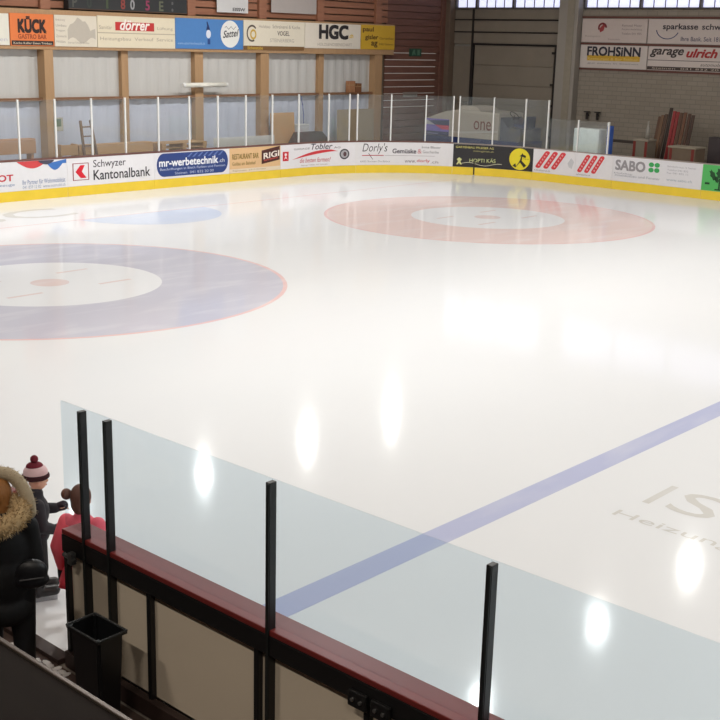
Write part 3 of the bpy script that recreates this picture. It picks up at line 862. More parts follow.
wb = thing('white_box', 'white box on the shelf edge beside the dark cabinet', 'box', (31.0, 30.85, -0.01))
bm = bmesh.new(); bx(bm, -.3, .3, -.12, .12, 0, 1.62, .01); obj('body', bm, mat('box_white', (196, 196, 200), .5), wb)
bm = bmesh.new(); bx(bm, -.31, .31, -.13, .13, 1.625, 1.66, .006); obj('lid', bm, POSTWHITE, wb)
hs = bmesh.new()
prev = None
for k in range(9):
    pnt = (31.35 + .12 * math.sin(k * .5), YW - 0.09 - .04 * math.sin(k * .8), 2.62 - k * .32)
    if prev: tube(hs, prev, pnt, .018, .018, 8)
    prev = pnt
tag(obj('hose', hs, mat('hose_blue', (92, 104, 160), .5), smooth=True), 'thin blue hose hanging down the pale cladding', 'hose')

# ================================================================== ICE RESURFACER behind the corner glass
rs = thing('ice_resurfacer', 'ice resurfacing machine in white and blue parked behind the corner glass', 'ice resurfacer', (37.5, 28.3, -0.01))
def prism_yz(pts, x0, x1):
    bm = bmesh.new()
    hexa(bm, [(x0, y, z) for y, z in pts], [(x1, y, z) for y, z in pts])
    return bm
RW = mat('machine_white', (198, 190, 178), .45, .05); RB = mat('machine_navy', (48, 62, 112), .4, .08); RG = mat('machine_grey', (96, 100, 112), .5)
obj('snow_tank', prism_yz([(1.95, 1.72), (1.95, 1.1), (-1.65, 1.1), (-1.65, 2.1), (-.35, 2.14), (.35, 2.14), (.9, 2.06)], -.1, 1.5), RW, rs)
obj('tank_hood', prism_yz([(.45, 2.145), (-.62, 2.145), (-.4, 2.3), (.3, 2.3)], .1, 1.3), RW, rs)
obj('chassis', prism_yz([(2.0, .45), (2.0, 1.09), (-2.6, 1.09), (-2.6, .45)], -.08, 1.48), RB, rs)
obj('driver_platform', prism_yz([(-1.66, 1.1), (-2.6, 1.1), (-2.6, 1.55), (-2.0, 1.6), (-1.66, 1.95)], 0, 1.4), RG, rs)
obj('seat', prism_yz([(-2.0, 1.61), (-2.55, 1.58), (-2.6, 2.0), (-2.5, 2.02), (-2.42, 1.7), (-2.0, 1.72)], .4, 1.0), mat('seat_navy', (40, 52, 92), .6), rs)
bm = bmesh.new(); bmesh.ops.create_circle(bm, segments=20, radius=.2, matrix=Matrix.Translation((.7, -1.8, 2.02)) @ Matrix.Rotation(.7, 4, 'X'))
for e in list(bm.edges): pass
vs = [v.co.copy() for v in bm.verts]; bm.free(); bm = bmesh.new()
for i in range(len(vs)): tube(bm, vs[i], vs[(i + 1) % len(vs)], .014, .014, 6)
tube(bm, (.7, -1.8, 2.02), (.7, -1.7, 1.7), .02, .02, 8)
obj('steering_wheel', bm, DARKGAP, rs)
for y in (1.35, -1.3):
    for x in (-.02, 1.18):
        bm = bmesh.new(); tube(bm, (x, y, .42), (x + .24, y, .42), .42, .42, 24); wl = obj('wheel', bm, DARKGAP, rs)
        bm = bmesh.new(); tube(bm, (x - .012, y, .42), (x, y, .42), .22, .22, 18); obj('hub', bm, STEEL, wl)
obj('conditioner', prism_yz([(-2.62, .06), (-2.62, .75), (-3.2, .5), (-3.25, .06)], -.15, 1.55), RG, rs)
def rside(u, z, d): return Vector((-.1 - d, -u, z))
a = Panel('side_banner', None, None, rside, -1.93, -.72, 1.12, 1.74, (130, 112, 206), .001, .01, parent=rs)
a.o['label'] = 'navy, purple and red banner on the machine flank'
a.poly([(.0, .62), (.0, .98), (.42, .62)], (196, 196, 206), 'wedge'); a.poly([(.14, .87), (.42, .62), (1, .62), (1, .96)], (44, 56, 104), 'wedge'); a.poly([(.42, .62), (1, .62), (1, .36), (.7, .36)], (220, 74, 108), 'wedge')
a.rect(0, 1, -.02, .22, (46, 52, 108), 'stripe'); a.text('Zuckerschlecken', .1, .55, .04, .14, (170, 176, 210), lift=2)
a = Panel('side_banner', None, None, rside, -.65, 1.62, 1.3, 2.04, (188, 180, 168), .001, .01, parent=rs)
a.text('one', .5, .86, .18, .64, (126, 72, 66), .0)
a.poly([(0, .02), (.25, .03), (1, .2), (1, .12), (.3, -.06), (0, -.06)], (206, 202, 196), 'swoosh')

# white cabinet and blue stanchion behind the low glass
wc = thing('white_cabinet', 'pale white cabinet behind the low glass by the boards', 'cabinet', (36.1, 21.85, -0.01))
bm = bmesh.new(); bx(bm, -.25, .25, -.5, .5, 0, 1.9, .015); obj('body', bm, mat('cabinet_pale', (236, 244, 240), .35), wc)
bm = bmesh.new(); bx(bm, -.262, -.251, -.47, .47, .1, 1.86, .004); obj('door', bm, mat('cabinet_door', (234, 244, 240), .35), wc)
bs = thing('stanchion', 'blue padded stanchion at the end of the low glass', 'stanchion', (35.95, 20.98, -0.01))
bm = bmesh.new(); bx(bm, -.12, .12, -.07, .07, 0, 2.05, .03); obj('pad', bm, mat('pad_blue', (60, 96, 176), .5), bs)
bm = bmesh.new(); tube(bm, (0, .1, 0), (0, .1, 2.15), .03, .03, 10); obj('pole', bm, POSTWHITE, bs)

# things along the block wall
wr = thing('low_rail', 'low dark rail along the block wall', 'rail', (38.6, 21.7, -0.01))
bm = bmesh.new(); bx(bm, -.05, .05, -.5, 1.4, 1.3, 1.4, .008); obj('bar', bm, mat('rail_dark', (62, 54, 50), .6), wr)
for y in (-.4, 1.3):
    bm = bmesh.new(); tube(bm, (0, y, 0), (0, y, 1.3), .03, .03, 8); obj('leg', bm, mat('rail_dark', (62, 54, 50), .6), wr)
def chest(x, y, dx, dy, h_, rgb, label, lidrgb):
    t = thing('crate', label, 'crate', (x, y, -0.01))
    bm = bmesh.new(); bx(bm, -dx, dx, -dy, dy, 0, h_ - .06, .01); obj('body', bm, mat('crate%d' % rgb[0], rgb, .7), t)
    bm = bmesh.new(); bx(bm, -dx - .02, dx + .02, -dy - .02, dy + .02, h_ - .055, h_, .008); obj('lid', bm, mat('lid%d' % lidrgb[0], lidrgb, .6), t)
    for s in (-1, 1):
        bm = bmesh.new(); bx(bm, -dx - .012, -dx - .001, s * dy * .8 - .05, s * dy * .8 + .05, .02, h_ - .07, .003); obj('corner_strip', bm, mat('strip_red', (124, 48, 42), .6), t)
chest(37.9, 20.72, .3, .28, 1.55, (128, 120, 106), 'tall grey crate with red strips beside the standing planks', (160, 150, 134))
chest(37.4, 18.85, .35, .5, 1.46, (112, 96, 80), 'low wide crate with a pale lid in front of the planks', (156, 146, 128))
bm = bmesh.new(); prof = [(0.0, 0), (.07, 0), (.075, .3), (.05, .42), (.03, .5), (.03, .62), (.0, .62)]
for r_ in (0,):
    rings = []
    for (r, z) in prof[1:-1]:
        rings.append([bm.verts.new((37.88 + r * math.cos(math.tau * i / 14), 20.62 + r * math.sin(math.tau * i / 14), 1.54 + z)) for i in range(14)])
    for q0, q1 in zip(rings, rings[1:]):
        for i in range(14): bm.faces.new((q0[i], q0[(i + 1) % 14], q1[(i + 1) % 14], q1[i]))
    bm.faces.new(rings[0][::-1]); bm.faces.new(rings[-1])
tag(obj('canister', bm, mat('canister_grey', (150, 146, 138), .35), smooth=True), 'slim grey canister standing on the tall grey crate', 'canister')
pk = [(y + .5, z, c, r) for y, z, c, r in [(20.30, 2.3, (92, 66, 50), 0), (20.15, 2.36, (112, 84, 62), 0), (20.0, 2.4, (84, 62, 48), 0), (19.86, 2.62, (54, 42, 36), 0), (19.70, 2.52, (142, 44, 46), 1), (19.56, 2.5, (134, 44, 44), 1), (19.42, 2.48, (88, 62, 46), 0), (19.27, 2.5, (104, 70, 50), 0), (19.12, 2.46, (80, 56, 44), 0), (18.99, 2.42, (66, 48, 40), 0)]]
for k, (y, zt, c, red) in enumerate(pk):
    t = thing('plank', 'red painted plank standing among brown planks at the block wall' if red else ('tall blackish plank standing beside the red planks' if zt > 2.6 else 'brown plank standing upright against the block wall'), 'plank', (38.3, y, -0.01), group=None if zt > 2.6 else ('red planks at the block wall' if red else 'brown planks at the block wall'))
    bm = bmesh.new()
    dx = random.uniform(.0, .12); lean = .5
    hexa(bm, [(dx - .02, -.055, 0), (dx + .02, -.055, 0), (dx + .02, .055, 0), (dx - .02, .055, 0)], [(dx + lean - .02, -.055 - .05, zt), (dx + lean + .02, -.105, zt), (dx + lean + .02, .005, zt), (dx + lean - .02, .005, zt)])
    obj('board', bm, mat('plank_%d_%d' % (c[0], k), c, .65, .15, 3, .05, stretch=(4, 4, .5)), t)
dv = thing('dark_cabinet', 'narrow dark cabinet at the end of the plank stack', 'cabinet', (38.6, 18.3, -0.01))
bm = bmesh.new(); bx(bm, -.2, .2, -.28, .28, 0, 1.75, .01); obj('body', bm, mat('dark_cab', (58, 52, 54), .6), dv)
bm = bmesh.new(); bx(bm, -.212, -.201, -.25, .25, .08, 1.7, .004); obj('door', bm, mat('dark_cab2', (66, 58, 60), .6), dv)
for k, y in enumerate((24.35, 23.9)):
    t = thing('valve', 'small dark pipe valve on the block wall beside the column', 'valve', (XW - .1, y, 2.1), group='pipe valves on the block wall')
    bm = bmesh.new(); tube(bm, (0, 0, -.15), (0, 0, .1), .05, .05, 10); tube(bm, (0, 0, 0), (.1, 0, 0), .03, .03, 8); obj('valve_body', bm, DARKGAP, t)
    bm = bmesh.new(); tube(bm, (-.02, 0, .12), (-.02, 0, .15), .12, .12, 14); obj('hand_wheel', bm, DARKGAP, t)

# ================================================================== NEAR BOARDS
nb = thing('dasher_boards', 'near rink boards with cream panels, black frame and dark red cap', 'rink boards', (4.5, 0, 0))
nb.location = (0, 0, 0)
GX0, GX1 = 4.545, 4.557
def pane(y0, y1, z0, z1, parent, edges=True):
    bm = bmesh.new()
    bx(bm, GX0, GX1, y0, y1, z0, z1)
    for f in bm.faces:
        n_ = f.normal
        f.material_index = 0 if abs(n_.x) > .5 else 1
    return obj('glass_pane', bm, None, parent, mats=[GLASS, GLASSEDGE])
def near_run(y0, y1, posts_y, divs, parent):
    box('board_back', (4.575, 4.66, y0, y1, 0, 1.06), WHITE, parent)
    box('cap_rail', (4.478, 4.68, y0, y1, 1.062, 1.10), CAPRED, parent, 0.006)
    box('frame_rail', (4.476, 4.52, y0, y1, 0.93, 1.06), BLACKFRAME, parent, 0.004)
    box('frame_rail', (4.46, 4.52, y0, y1, 0.0, 0.13), mat('foot_rail', (52, 38, 34), .6), parent, 0.004)
    al = sorted(set([y0, y1] + posts_y + divs))
    for a_, b_ in zip(al, al[1:]):
        if b_ - a_ > .1:
            box('board_panel', (4.53, 4.57, a_ + .012, b_ - .012, 0.135, 0.925), PANELCREAM, parent, 0.004)
    for y in divs:
        box('frame_upright', (4.485, 4.528, y - .02, y + .02, 0.0, 0.93), BLACKFRAME, parent, 0.004)
    for y in posts_y:
        pb = bmesh.new()
        bx(pb, 4.474, 4.53, y - .018, y + .018, 0, 2.045, .003)
        po = obj('glass_post', pb, BLACKFRAME, parent)
        pb = bmesh.new()
        bx(pb, 4.466, 4.474, y - .016, y - .001, 0.02, 2.04, .002)
        obj('post_channel', pb, POSTGREY, po)
py = [6.57, 6.28, 4.69, 3.10, 1.55, -.05, -1.65, -3.2]
near_run(-4.0, 6.84, py, [6.815, 5.86, 4.80, 3.89, 3.78, 2.35, .75], nb)
gl_edges = [6.885] + py + [-4.0]
for a_, b_ in zip(gl_edges, gl_edges[1:]):
    pane(b_ + .041 if b_ > -4 else b_, a_ + .039 if a_ < 6.88 else a_, 1.10, 2.04, nb)
# hinge of the player gate
for y in (3.93, 3.76):
    box('gate_hinge', (4.445, 4.475, y - .07, y + .07, .90, 1.0), BLACKFRAME, nb, .008)
for y in (3.96, 3.90, 3.79, 3.73):
    bm = bmesh.new(); tube(bm, (4.435, y, .95), (4.446, y, .95), .012, .012, 8); obj('bolt', bm, mat('bolt_steel', (150, 150, 150), .3, metal=.8), nb)
bm = bmesh.new(); tube(bm, (4.45, 6.64, .92), (4.45, 6.78, .93), .016, .016, 10); bx(bm, 4.43, 4.475, 6.66, 6.71, .88, .97, .005); obj('gate_gap_latch', bm, mat('latch_steel', (110, 112, 112), .3, metal=.7), nb)
# boards beyond the open gate
nb2 = thing('dasher_boards', 'near rink boards beyond the open gate past the fur-hooded person', 'rink boards', (0, 0, 0))
near_run(7.72, 13.5, [7.78, 9.4, 11.0, 12.6], [8.6, 10.2], nb2)
for a_, b_ in zip([9.4, 11.0, 12.6], [7.78, 9.4, 11.0]):
    pane(b_ + .041, a_ + .039, 1.10, 2.04, nb2)

# bin
bn = thing('rubbish_bin', 'black square tapered rubbish bin beside the open gate', 'bin', (4.2, 6.05, 0))
bm = bmesh.new()
def ring(hx, hy, z): return [(-hx, -hy, z), (hx, -hy, z), (hx, hy, z), (-hx, hy, z)]
prof = [(.082, .135, .002), (.105, .16, .68), (.118, .178, .69), (.118, .178, .71), (.104, .16, .71), (.078, .128, .03)]
rows = [[bm.verts.new(p) for p in ring(*q)] for q in prof]
for r0_, r1_ in zip(rows, rows[1:]):
    for i in range(4): bm.faces.new((r0_[i], r0_[(i + 1) % 4], r1_[(i + 1) % 4], r1_[i]))
bm.faces.new(rows[0][::-1]); bm.faces.new(rows[-1])
bmesh.ops.bevel(bm, geom=[e for e in bm.edges if abs(e.verts[0].co.z - e.verts[1].co.z) > .2], offset=.02, segments=3, affect='EDGES')
BINM = mat('bin_black', (24, 25, 27), .32, .15, 8, .02)
obj('body', bm, BINM, bn)
bm = bmesh.new()
for (p0, p1) in (((-.116, -.176, .712), (.116, -.176, .712)), ((.116, -.176, .712), (.116, .176, .712)), ((.116, .176, .712), (-.116, .176, .712)), ((-.116, .176, .712), (-.116, -.176, .712))):
    tube(bm, p0, p1, .008, .008, 8)
obj('rim', bm, mat('bin_rim', (60, 62, 64), .25), bn)

# ================================================================== PEOPLE
def blob(name, parts, m, parent, vox=.012, smooth=6):
    """tapered capsules and ellipsoids fused into one continuous skin"""
    bm = bmesh.new()
    for p in parts:
        if p[0] == 'e':
            _, c, r = p[:3]
            rot = p[3] if len(p) > 3 else (0, 0, 0)
            from mathutils import Euler
            bmesh.ops.create_uvsphere(bm, u_segments=20, v_segments=12, radius=1, matrix=Matrix.Translation(c) @ Euler(rot).to_matrix().to_4x4() @ Matrix.Diagonal((*(r if hasattr(r, '__len__') else (r, r, r)), 1)))
        else:
            _, a_, ra, b_, rb = p
            tube(bm, a_, b_, ra, rb, 16)
            ball(bm, a_, ra); ball(bm, b_, rb)
    me = bpy.data.meshes.new(name)
    bm.to_mesh(me); bm.free()
    o = bpy.data.objects.new(name, me)
    COL.objects.link(o)
    md = o.modifiers.new('r', 'REMESH'); md.mode = 'VOXEL'; md.voxel_size = vox
    if smooth:
        ms = o.modifiers.new('s', 'SMOOTH'); ms.iterations = smooth; ms.factor = .5
    dg = bpy.context.evaluated_depsgraph_get()
    res = bpy.data.meshes.new_from_object(o.evaluated_get(dg))
    bpy.data.objects.remove(o); bpy.data.meshes.remove(me)
    return obj(name, res, m, parent, smooth=True)

def tufts(name, pts_fn, n_, length, m, parent, seed=1):
    """fur: thin pointed blades rooted on a surface"""
    rr = random.Random(seed); bm = bmesh.new()
    for _ in range(n_):
        p, nrm = pts_fn(rr)
        p, nrm = Vector(p), Vector(nrm).normalized()
        d = (nrm + Vector((rr.gauss(0, .45), rr.gauss(0, .45), rr.gauss(-.15, .45)))).normalized()
        t = d.orthogonal().normalized(); t.rotate(Matrix.Rotation(rr.uniform(0, 6.28), 3, d))
        L = length * rr.uniform(.6, 1.3); w_ = length * .16
        bm.faces.new([bm.verts.new(p + t * w_), bm.verts.new(p - t * w_), bm.verts.new(p + d * L)])
    return obj(name, bm, m, parent)

SKIN = mat('skin', (214, 166, 140), .5, .05)
BLACKCLOTH = mat('black_cloth', (22, 22, 25), .75, .25, 20, .1)
NAVYCLOTH = mat('dark_jacket', (30, 28, 36), .7, .25, 20, .1)
PINK = mat('pink_jacket', (255, 104, 122), .65, .08, 12, .05)

def hand_parts(w_, d, side, s=1.0, up=Vector((0, 0, 1))):
    """palm plus five curled fingers from wrist w_ in direction d"""
    d = Vector(d).normalized(); w_ = Vector(w_)
    lat = d.cross(up).normalized() * side
    bend = lat.cross(d).normalized() * side
    P = [('c', w_, .026 * s, w_ + d * .075 * s, .034 * s)]
    for k, (o_, L) in enumerate(((-.027, .062), (-.009, .074), (.009, .07), (.027, .054))):
        k0 = w_ + d * .085 * s + lat * o_ * s
        k1 = k0 + (d * .8 - bend * .5) * L * .55 * s
        k2 = k1 + (d * .25 - bend * .9) * L * .5 * s
        P += [('c', k0, .0095 * s, k1, .009 * s), ('c', k1, .009 * s, k2, .0078 * s)]
    t0 = w_ + d * .03 * s - lat * .03 * s
    t1 = t0 + (d * .7 - lat * .6) * .04 * s
    P += [('c', t0, .012 * s, t1, .0105 * s), ('c', t1, .0105 * s, t1 + d * .03 * s, .009 * s)]
    return P

def person(loc_, f, label):
    rz = math.atan2(f[1], f[0]) - math.pi / 2
    return thing('person', label, 'person', loc_, rz)

def head_parts(c, s=1.0):
    c = Vector(c)
    return [('e', c, (.076 * s, .094 * s, .112 * s)), ('e', c + Vector((0, .018, -.055)) * s, (.058 * s, .072 * s, .062 * s)),
            ('e', c + Vector((0, .1, -.02)) * s, (.013 * s, .02 * s, .024 * s)),
            ('e', c + Vector((.078, -.005, -.015)) * s, (.012 * s, .022 * s, .032 * s)), ('e', c + Vector((-.078, -.005, -.015)) * s, (.012 * s, .022 * s, .032 * s)),
            ('e', c + Vector((0, .086, -.066)) * s, (.026 * s, .012 * s, .009 * s))]
def face(c, s, parent):
    c = Vector(c)
    for sx in (-1, 1):
        bm = bmesh.new(); ball(bm, c + Vector((sx * .03, .083, .008)) * s, (.011 * s, .007 * s, .007 * s), 10, 6); obj('eye', bm, mat('eye_dark', (40, 30, 28), .2), parent)
    bm = bmesh.new(); ball(bm, c + Vector((0, .096, -.066)) * s, (.022 * s, .005 * s, .006 * s), 10, 6); obj('mouth', bm, mat('lip', (178, 96, 90), .5), parent)

def man_body(H, hc, sh_w, arms, legs, s, parent, hands=True):
    """arms: list of (shoulder, elbow, wrist, hand dir, side); legs: list of (hip, knee, ankle, toe)"""
    P = head_parts(hc, s)
    hc = Vector(hc)
    P += [('c', hc - Vector((0, .02, .09)) * s, .046 * s, (0, -.01, H * .83), .05 * s)]
    P += [('e', (0, 0, H * .74), (sh_w * .62, .095 * s, H * .1)), ('e', (0, 0, H * .63), (sh_w * .5, .085 * s, H * .1)), ('e', (0, -.01, H * .53), (sh_w * .55, .1 * s, H * .075))]
    for (a_, b_, c_, d_, sd) in arms:
        P += [('c', a_, .048 * s, b_, .037 * s), ('c', b_, .036 * s, c_, .025 * s)]
        if hands: P += hand_parts(c_, d_, sd, s)
    for (a_, b_, c_, d_) in legs:
        P += [('c', a_, .078 * s, b_, .052 * s), ('c', b_, .052 * s, c_, .034 * s), ('c', c_, .035 * s, d_, .026 * s)]
    return blob('body', P, SKIN, parent, .007, 3)

# --- adult in a fur-hooded parka, back to the camera
ad_o = person((3.98, 6.80, 0), (.55, .83), 'adult in a black parka with a fur-trimmed hood standing at the open gate')
ad_o.scale = (1.01, 1.01, 1.01)
HC = (-.02, .07, 1.46)
armsA = [((.165, .0, 1.25), (.205, .0, 1.0), (.13, .16, .86), (-.35, .9, -.1), 1), ((-.165, .0, 1.25), (-.205, .0, 1.0), (-.13, .16, .88), (.35, .9, -.1), -1)]
legsA = [((.1, 0, .8), (.11, .02, .44), (.11, -.02, .09), (.12, .12, .05)), ((-.1, 0, .8), (-.11, .05, .44), (-.11, .02, .09), (-.12, .16, .05))]
man_body(1.5, HC, .3, armsA, legsA, .95, ad_o)
face(HC, .95, ad_o)
P = [('e', (0, .01, 1.12), (.205, .16, .22)), ('e', (0, 0, .9), (.2, .165, .26)), ('e', (0, 0, .68), (.2, .16, .15)), ('c', (0, 0, 1.28), .12, (0, .03, 1.36), .09)]
for (a_, b_, c_, d_, sd) in armsA:
    P += [('c', a_, .08, b_, .066), ('c', b_, .066, Vector(c_) - Vector(d_) * .0, .06)]
blob('coat', P, BLACKCLOTH, ad_o, .012, 5)
blob('trousers', [('c', a_, .105, b_, .08) for (a_, b_, c_, d_) in legsA] + [('c', b_, .08, Vector(c_) + Vector((0, 0, .03)), .065) for (a_, b_, c_, d_) in legsA] + [('e', (0, 0, .8), (.19, .14, .1))], BLACKCLOTH, ad_o, .012, 5)
for (a_, b_, c_, d_) in legsA:
    blob('boot', [('c', Vector(c_) + Vector((0, 0, .12)), .058, Vector(c_) - Vector((0, .0, .035)), .05), ('c', Vector(c_) - Vector((0, .01, .04)), .048, Vector(d_) + Vector((0, .03, .0)), .042)], mat('boot_dark', (32, 28, 28), .5), ad_o, .01, 3)
# hood lying on the shoulders, fur trim, hair
FUR = mat('fur_tan', (184, 158, 118), .9, .3, 40, .2); FURL = mat('hood_lining', (176, 160, 134), .85, .15, 20, .1); HAIR = mat('hair_auburn', (150, 100, 52), .6, .35, 30, .2, stretch=(3, 3, .6))
blob('hair', [('e', Vector(HC) + Vector((0, -.03, .03)), (.1, .11, .12)), ('e', Vector(HC) + Vector((0, -.075, -.07)), (.1, .06, .12))], HAIR, ad_o, .01, 4)
def torus_pts(c, R1, R2, r, tilt_x, tilt_y, a0=0, a1=math.tau):
    M = Matrix.Rotation(tilt_x, 3, 'X') @ Matrix.Rotation(tilt_y, 3, 'Y')
    def fn(rr):
        t = rr.uniform(a0, a1); ph = rr.uniform(0, math.tau)
        base = Vector((R1 * math.cos(t), R2 * math.sin(t), 0)); out_ = Vector((math.cos(t), math.sin(t), 0))
        nrm = out_ * math.cos(ph) + Vector((0, 0, 1)) * math.sin(ph)
        return Vector(c) + M @ (base + nrm * r), M @ nrm
    segs = [Vector(c) + M @ Vector((R1 * math.cos(a0 + (a1 - a0) * i / 20), R2 * math.sin(a0 + (a1 - a0) * i / 20), 0)) for i in range(21)]
    return fn, segs
fn, segs = torus_pts((-.03, -.07, 1.37), .165, .15, .06, .25, -.16)
hood = blob('hood_fur', [('c', segs[i], .062, segs[i + 1], .062) for i in range(20)], FUR, ad_o, .012, 3)
tufts('fur_strands', fn, 2600, .03, FUR, hood, 2)['kind'] = 'stuff'
# hood edge standing up around the head
arch = [Vector((.19 * math.cos(math.pi * i / 14) - .0, -.02 + .08 * math.sin(math.pi * i / 14), 1.36 + .27 * math.sin(math.pi * i / 14))) for i in range(15)]
hood2 = blob('hood', [('c', arch[i], .045, arch[i + 1], .045) for i in range(14)]  , FURL, ad_o, .012, 4)
def arch_pts(rr):
    i = rr.randrange(14); p = arch[i].lerp(arch[i + 1], rr.random()); n_ = Vector((rr.gauss(0, 1), rr.gauss(0, 1), rr.gauss(0, 1))).normalized()
    return p + n_ * .042, n_
tufts('fur_strands', arch_pts, 1100, .022, FURL, hood2, 5)['kind'] = 'stuff'
bg = thing('shoulder_bag', 'black shoulder bag at the hip of the person in the fur-hooded parka', 'bag', (3.98, 6.80, 0), math.atan2(.83, .55) - math.pi / 2)
blob('pouch', [('e', (.19, -.235, 1.03), (.11, .055, .095)), ('e', (.19, -.235, .97), (.12, .06, .06))], mat('bag_black', (26, 26, 29), .4, .2, 10, .05), bg, .012, 4)
bm = bmesh.new(); tube(bm, (.11, -.297, 1.0), (.27, -.297, 1.01), .006, .006, 8); obj('zip', bm, mat('zip_grey', (80, 80, 82), .4, metal=.5), bg)

# --- child with pompom hat
ch = person((4.95, 7.93, 0), (.75, -.35), 'child in a dark jacket and striped bobble hat on the ice by the gate')
ch.scale = (.93, .93, .93)
HB = (0, .03, 1.13)
armsC = [((.14, 0, .93), (.19, .02, .76), (.13, .13, .70), (.0, .9, .1), 1), ((-.14, 0, .93), (-.19, .04, .78), (-.16, .2, .78), (0, .95, .2), -1)]
legsC = [((.07, 0, .58), (.075, .02, .33), (.075, -.02, .12), (.08, .1, .1)), ((-.07, 0, .58), (-.075, .04, .33), (-.075, .0, .12), (-.08, .12, .1))]
man_body(1.12, HB, .2, armsC, legsC, .82, ch)
face(HB, .82, ch)
P = [('e', (0, 0, .84), (.165, .125, .16)), ('e', (0, 0, .66), (.165, .125, .14)), ('c', (0, 0, .95), .085, (0, .01, 1.0), .07)]
for (a_, b_, c_, d_, sd) in armsC: P += [('c', a_, .07, b_, .06), ('c', b_, .06, c_, .047)]
blob('jacket', P, NAVYCLOTH, ch, .011, 4)
blob('trousers', [('c', a_, .085, b_, .066) for (a_, b_, c_, d_) in legsC] + [('c', b_, .066, c_, .055) for (a_, b_, c_, d_) in legsC], BLACKCLOTH, ch, .011, 4)
for (a_, b_, c_, d_, sd) in armsC:
    c2 = Vector(c_); dd = Vector(d_).normalized()
    blob('mitten', [('c', c2, .04, c2 + dd * .07, .046), ('c', c2 + dd * .02, .02, c2 + dd * .06 + Vector((-.04 * sd, 0, .015)), .018)], mat('mitten_dark', (36, 28, 38), .8), ch, .009, 3)
for (a_, b_, c_, d_) in legsC:
    c2 = Vector(c_)
    sk = blob('skate', [('c', c2 + Vector((0, 0, .08)), .062, c2 - Vector((0, 0, .02)), .058), ('c', c2 - Vector((0, .02, .02)), .052, Vector(d_) + Vector((0, .03, 0)), .048)], mat('skate_black', (34, 32, 34), .4), ch, .009, 3)
    bm = bmesh.new(); bx(bm, c2.x - .004, c2.x + .004, c2.y - .09, c2.y + .17, .002, .06); obj('blade', bm, mat('blade_steel', (170, 172, 176), .25, metal=.9), sk)
ht = blob('hat', [('e', Vector(HB) + Vector((0, -.01, .065)), (.098, .108, .085))], mat('hat_white', (222, 190, 194), .9, .08, 40, .2), ch, .009, 3)
blob('hat_brim', [('c', Vector(HB) + Vector((.086 * math.cos(t), -.01 + .098 * math.sin(t), .035)), .026, Vector(HB) + Vector((.086 * math.cos(t + .42), -.01 + .098 * math.sin(t + .42), .035)), .026) for t in [k * .42 for k in range(15)]], mat('hat_maroon_dark', (58, 22, 30), .9, .15, 40, .2), ht, .009, 2)
blob('hat_crown', [('e', Vector(HB) + Vector((0, -.015, .125)), (.068, .075, .04))], mat('hat_maroon', (112, 34, 48), .9, .15, 40, .2), ht, .008, 2)
PC = Vector(HB) + Vector((0, -.015, .19))
pm = blob('pompom', [('e', PC, .036)], mat('hat_maroon', (112, 34, 48), .9), ht, .008, 2)
def pom_pts(rr):
    n_ = Vector((rr.gauss(0, 1), rr.gauss(0, 1), rr.gauss(0, 1))).normalized()
    return PC + n_ * .034, n_

# --- girl in pink
gi = person((4.86, 7.14, 0), (.82, .45), 'girl in a pink skating jacket and skirt standing on the ice behind the gate glass')
HG = (0, .01, 1.14)
armsG = [((.13, 0, .94), (.18, -.02, .74), (.16, .06, .56), (.1, .4, -.9), 1), ((-.13, 0, .94), (-.2, -.03, .74), (-.19, .02, .55), (-.05, .2, -1), -1)]
legsG = [((.065, 0, .58), (.065, .01, .33), (.065, -.02, .12), (.07, .1, .1)), ((-.065, 0, .58), (-.07, .02, .33), (-.07, .0, .12), (-.075, .12, .1))]
man_body(1.13, HG, .19, armsG, legsG, .85, gi)
face(HG, .85, gi)
HAIRB = mat('hair_brown', (112, 70, 56), .6, .25, 30, .2, stretch=(3, 3, .7))
blob('hair', [('e', Vector(HG) + Vector((0, -.018, .02)), (.08, .088, .1)), ('e', Vector(HG) + Vector((0, -.04, -.03)), (.068, .06, .09))], HAIRB, gi, .009, 3)
blob('hair_bun', [('e', Vector(HG) + Vector((-.1, -.05, .04)), (.042, .042, .045))], HAIRB, gi, .008, 2)
P = [('e', (0, 0, .86), (.145, .105, .16)), ('e', (0, 0, .68), (.135, .105, .14)), ('c', (0, 0, .95), .075, (0, 0, 1.02), .058)]
for (a_, b_, c_, d_, sd) in armsG: P += [('c', a_, .062, b_, .055), ('c', b_, .055, c_, .044)]
blob('jacket', P, PINK, gi, .01, 4)
bm = bmesh.new()
rows = []
for (z, r) in ((.66, .125), (.58, .15), (.50, .18), (.44, .2)):
    rows.append([bm.verts.new((r * (1 + (.06 * math.cos(8 * math.tau * i / 48) if z < .6 else 0)) * math.cos(math.tau * i / 48), .85 * r * (1 + (.06 * math.cos(8 * math.tau * i / 48) if z < .6 else 0)) * math.sin(math.tau * i / 48), z)) for i in range(48)])
for r0_, r1_ in zip(rows, rows[1:]):
    for i in range(48): bm.faces.new((r0_[i], r0_[(i + 1) % 48], r1_[(i + 1) % 48], r1_[i]))
bmesh.ops.solidify(bm, geom=list(bm.faces), thickness=.006)
obj('skirt', bm, PINK, gi, smooth=True)
blob('tights', [('c', a_, .07, b_, .053) for (a_, b_, c_, d_) in legsG] + [('c', b_, .053, c_, .043) for (a_, b_, c_, d_) in legsG], mat('tights_beige', (184, 140, 108), .7), gi, .009, 3)
for (a_, b_, c_, d_, sd) in armsG:
    c2 = Vector(c_); dd = Vector(d_).normalized()
    blob('glove', [('c', c2 + dd * .02, .042, c2 + dd * .1, .044), ('c', c2 + dd * .03, .02, c2 + dd * .07 + Vector((-.04 * sd, .01, 0)), .017)], BLACKCLOTH, gi, .009, 3)
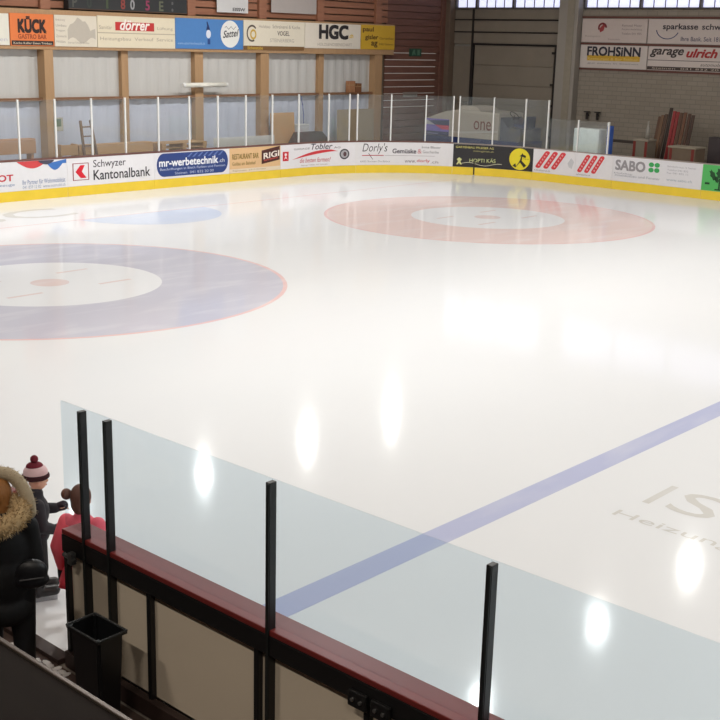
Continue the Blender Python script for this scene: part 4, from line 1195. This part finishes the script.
for (a_, b_, c_, d_) in legsG:
    c2 = Vector(c_)
    sk = blob('skate', [('c', c2 + Vector((0, 0, .08)), .06, c2 - Vector((0, 0, .02)), .056), ('c', c2 - Vector((0, .02, .02)), .05, Vector(d_) + Vector((0, .03, 0)), .046)], mat('skate_tan', (190, 150, 120), .4), gi, .009, 3)
    bm = bmesh.new(); bx(bm, c2.x - .004, c2.x + .004, c2.y - .09, c2.y + .17, .002, .06); obj('blade', bm, mat('blade_steel', (170, 172, 176), .25, metal=.9), sk)

# ================================================================== CEILING LAMPS
bm = bmesh.new(); tube(bm, (0, 0, .02), (0, 0, .35), .34, .14, 24); shade_me = obj('housing', bm, mat('lamp_housing', (120, 122, 124), .4, metal=.5)).data
bm = bmesh.new(); tube(bm, (0, 0, 0), (0, 0, .02), .32, .32, 24); diff_me = obj('diffuser', bm, mat('lamp_diffuser', (255, 250, 236), .4, 0, 1, 0, emit=6)).data
bm = bmesh.new(); tube(bm, (0, 0, .35), (0, 0, .79), .012, .012, 8); rod_me = obj('rod', bm, STEEL).data
for n_ in ('housing', 'diffuser', 'rod'):
    bpy.data.objects.remove(bpy.data.objects[n_])
ld_ = bpy.data.lights.new('lamp_light', 'AREA')
ld_.shape = 'DISK'; ld_.size = .28; ld_.energy = LAMP_POWER; ld_.color = (1.0, .985, .95)
for y in (25.5, 12.0, -1.5, -15.0):
    for x in (8.7, 13.0, 17.3, 21.7, 26.1, 30.3):
        t = thing('ceiling_lamp', 'round high-bay lamp hanging from the hall ceiling', 'lamp', (x, y, 8.0), group='high-bay lamps over the ice')
        for nm, me in (('housing', shade_me), ('diffuser', diff_me), ('rod', rod_me)):
            o = bpy.data.objects.new(nm, me); COL.objects.link(o); o.parent = t
        lo = bpy.data.objects.new('lamp_light', ld_); COL.objects.link(lo); lo.parent = t; lo.location = (0, 0, -.01)

# tube-shaped fill lights added over the stand to brighten the near boards
bm = bmesh.new(); bx(bm, -.08, .08, -.75, .75, .03, .12, .01); hz_o = obj('housing', bm, POSTWHITE); hz = hz_o.data
bm = bmesh.new(); bx(bm, -.05, .05, -.7, .7, 0, .03, .008); dz_o = obj('diffuser', bm, mat('fill_glow', (255, 244, 226), .4, 0, 1, 0, emit=4)); dz = dz_o.data
for o in (hz_o, dz_o):
    bpy.data.objects.remove(o)
l2 = bpy.data.lights.new('stand_fill_light', 'AREA')
l2.shape = 'RECTANGLE'; l2.size = .1; l2.size_y = 1.4; l2.energy = STAND_FILL_POWER; l2.color = (1.0, .9, .78)
for y in (9.0, 3.0, -3.0):
    t = thing('stand_fill', 'added tube-shaped fill light over the spectator stand', 'lamp', (-1.5, y, 8.68), group='added fill lights over the stand')
    for nm, me in (('housing', hz), ('diffuser', dz)):
        o = bpy.data.objects.new(nm, me); COL.objects.link(o); o.parent = t
    lo = bpy.data.objects.new('stand_fill_light', l2); COL.objects.link(lo); lo.parent = t; lo.location = (0, 0, -.01)
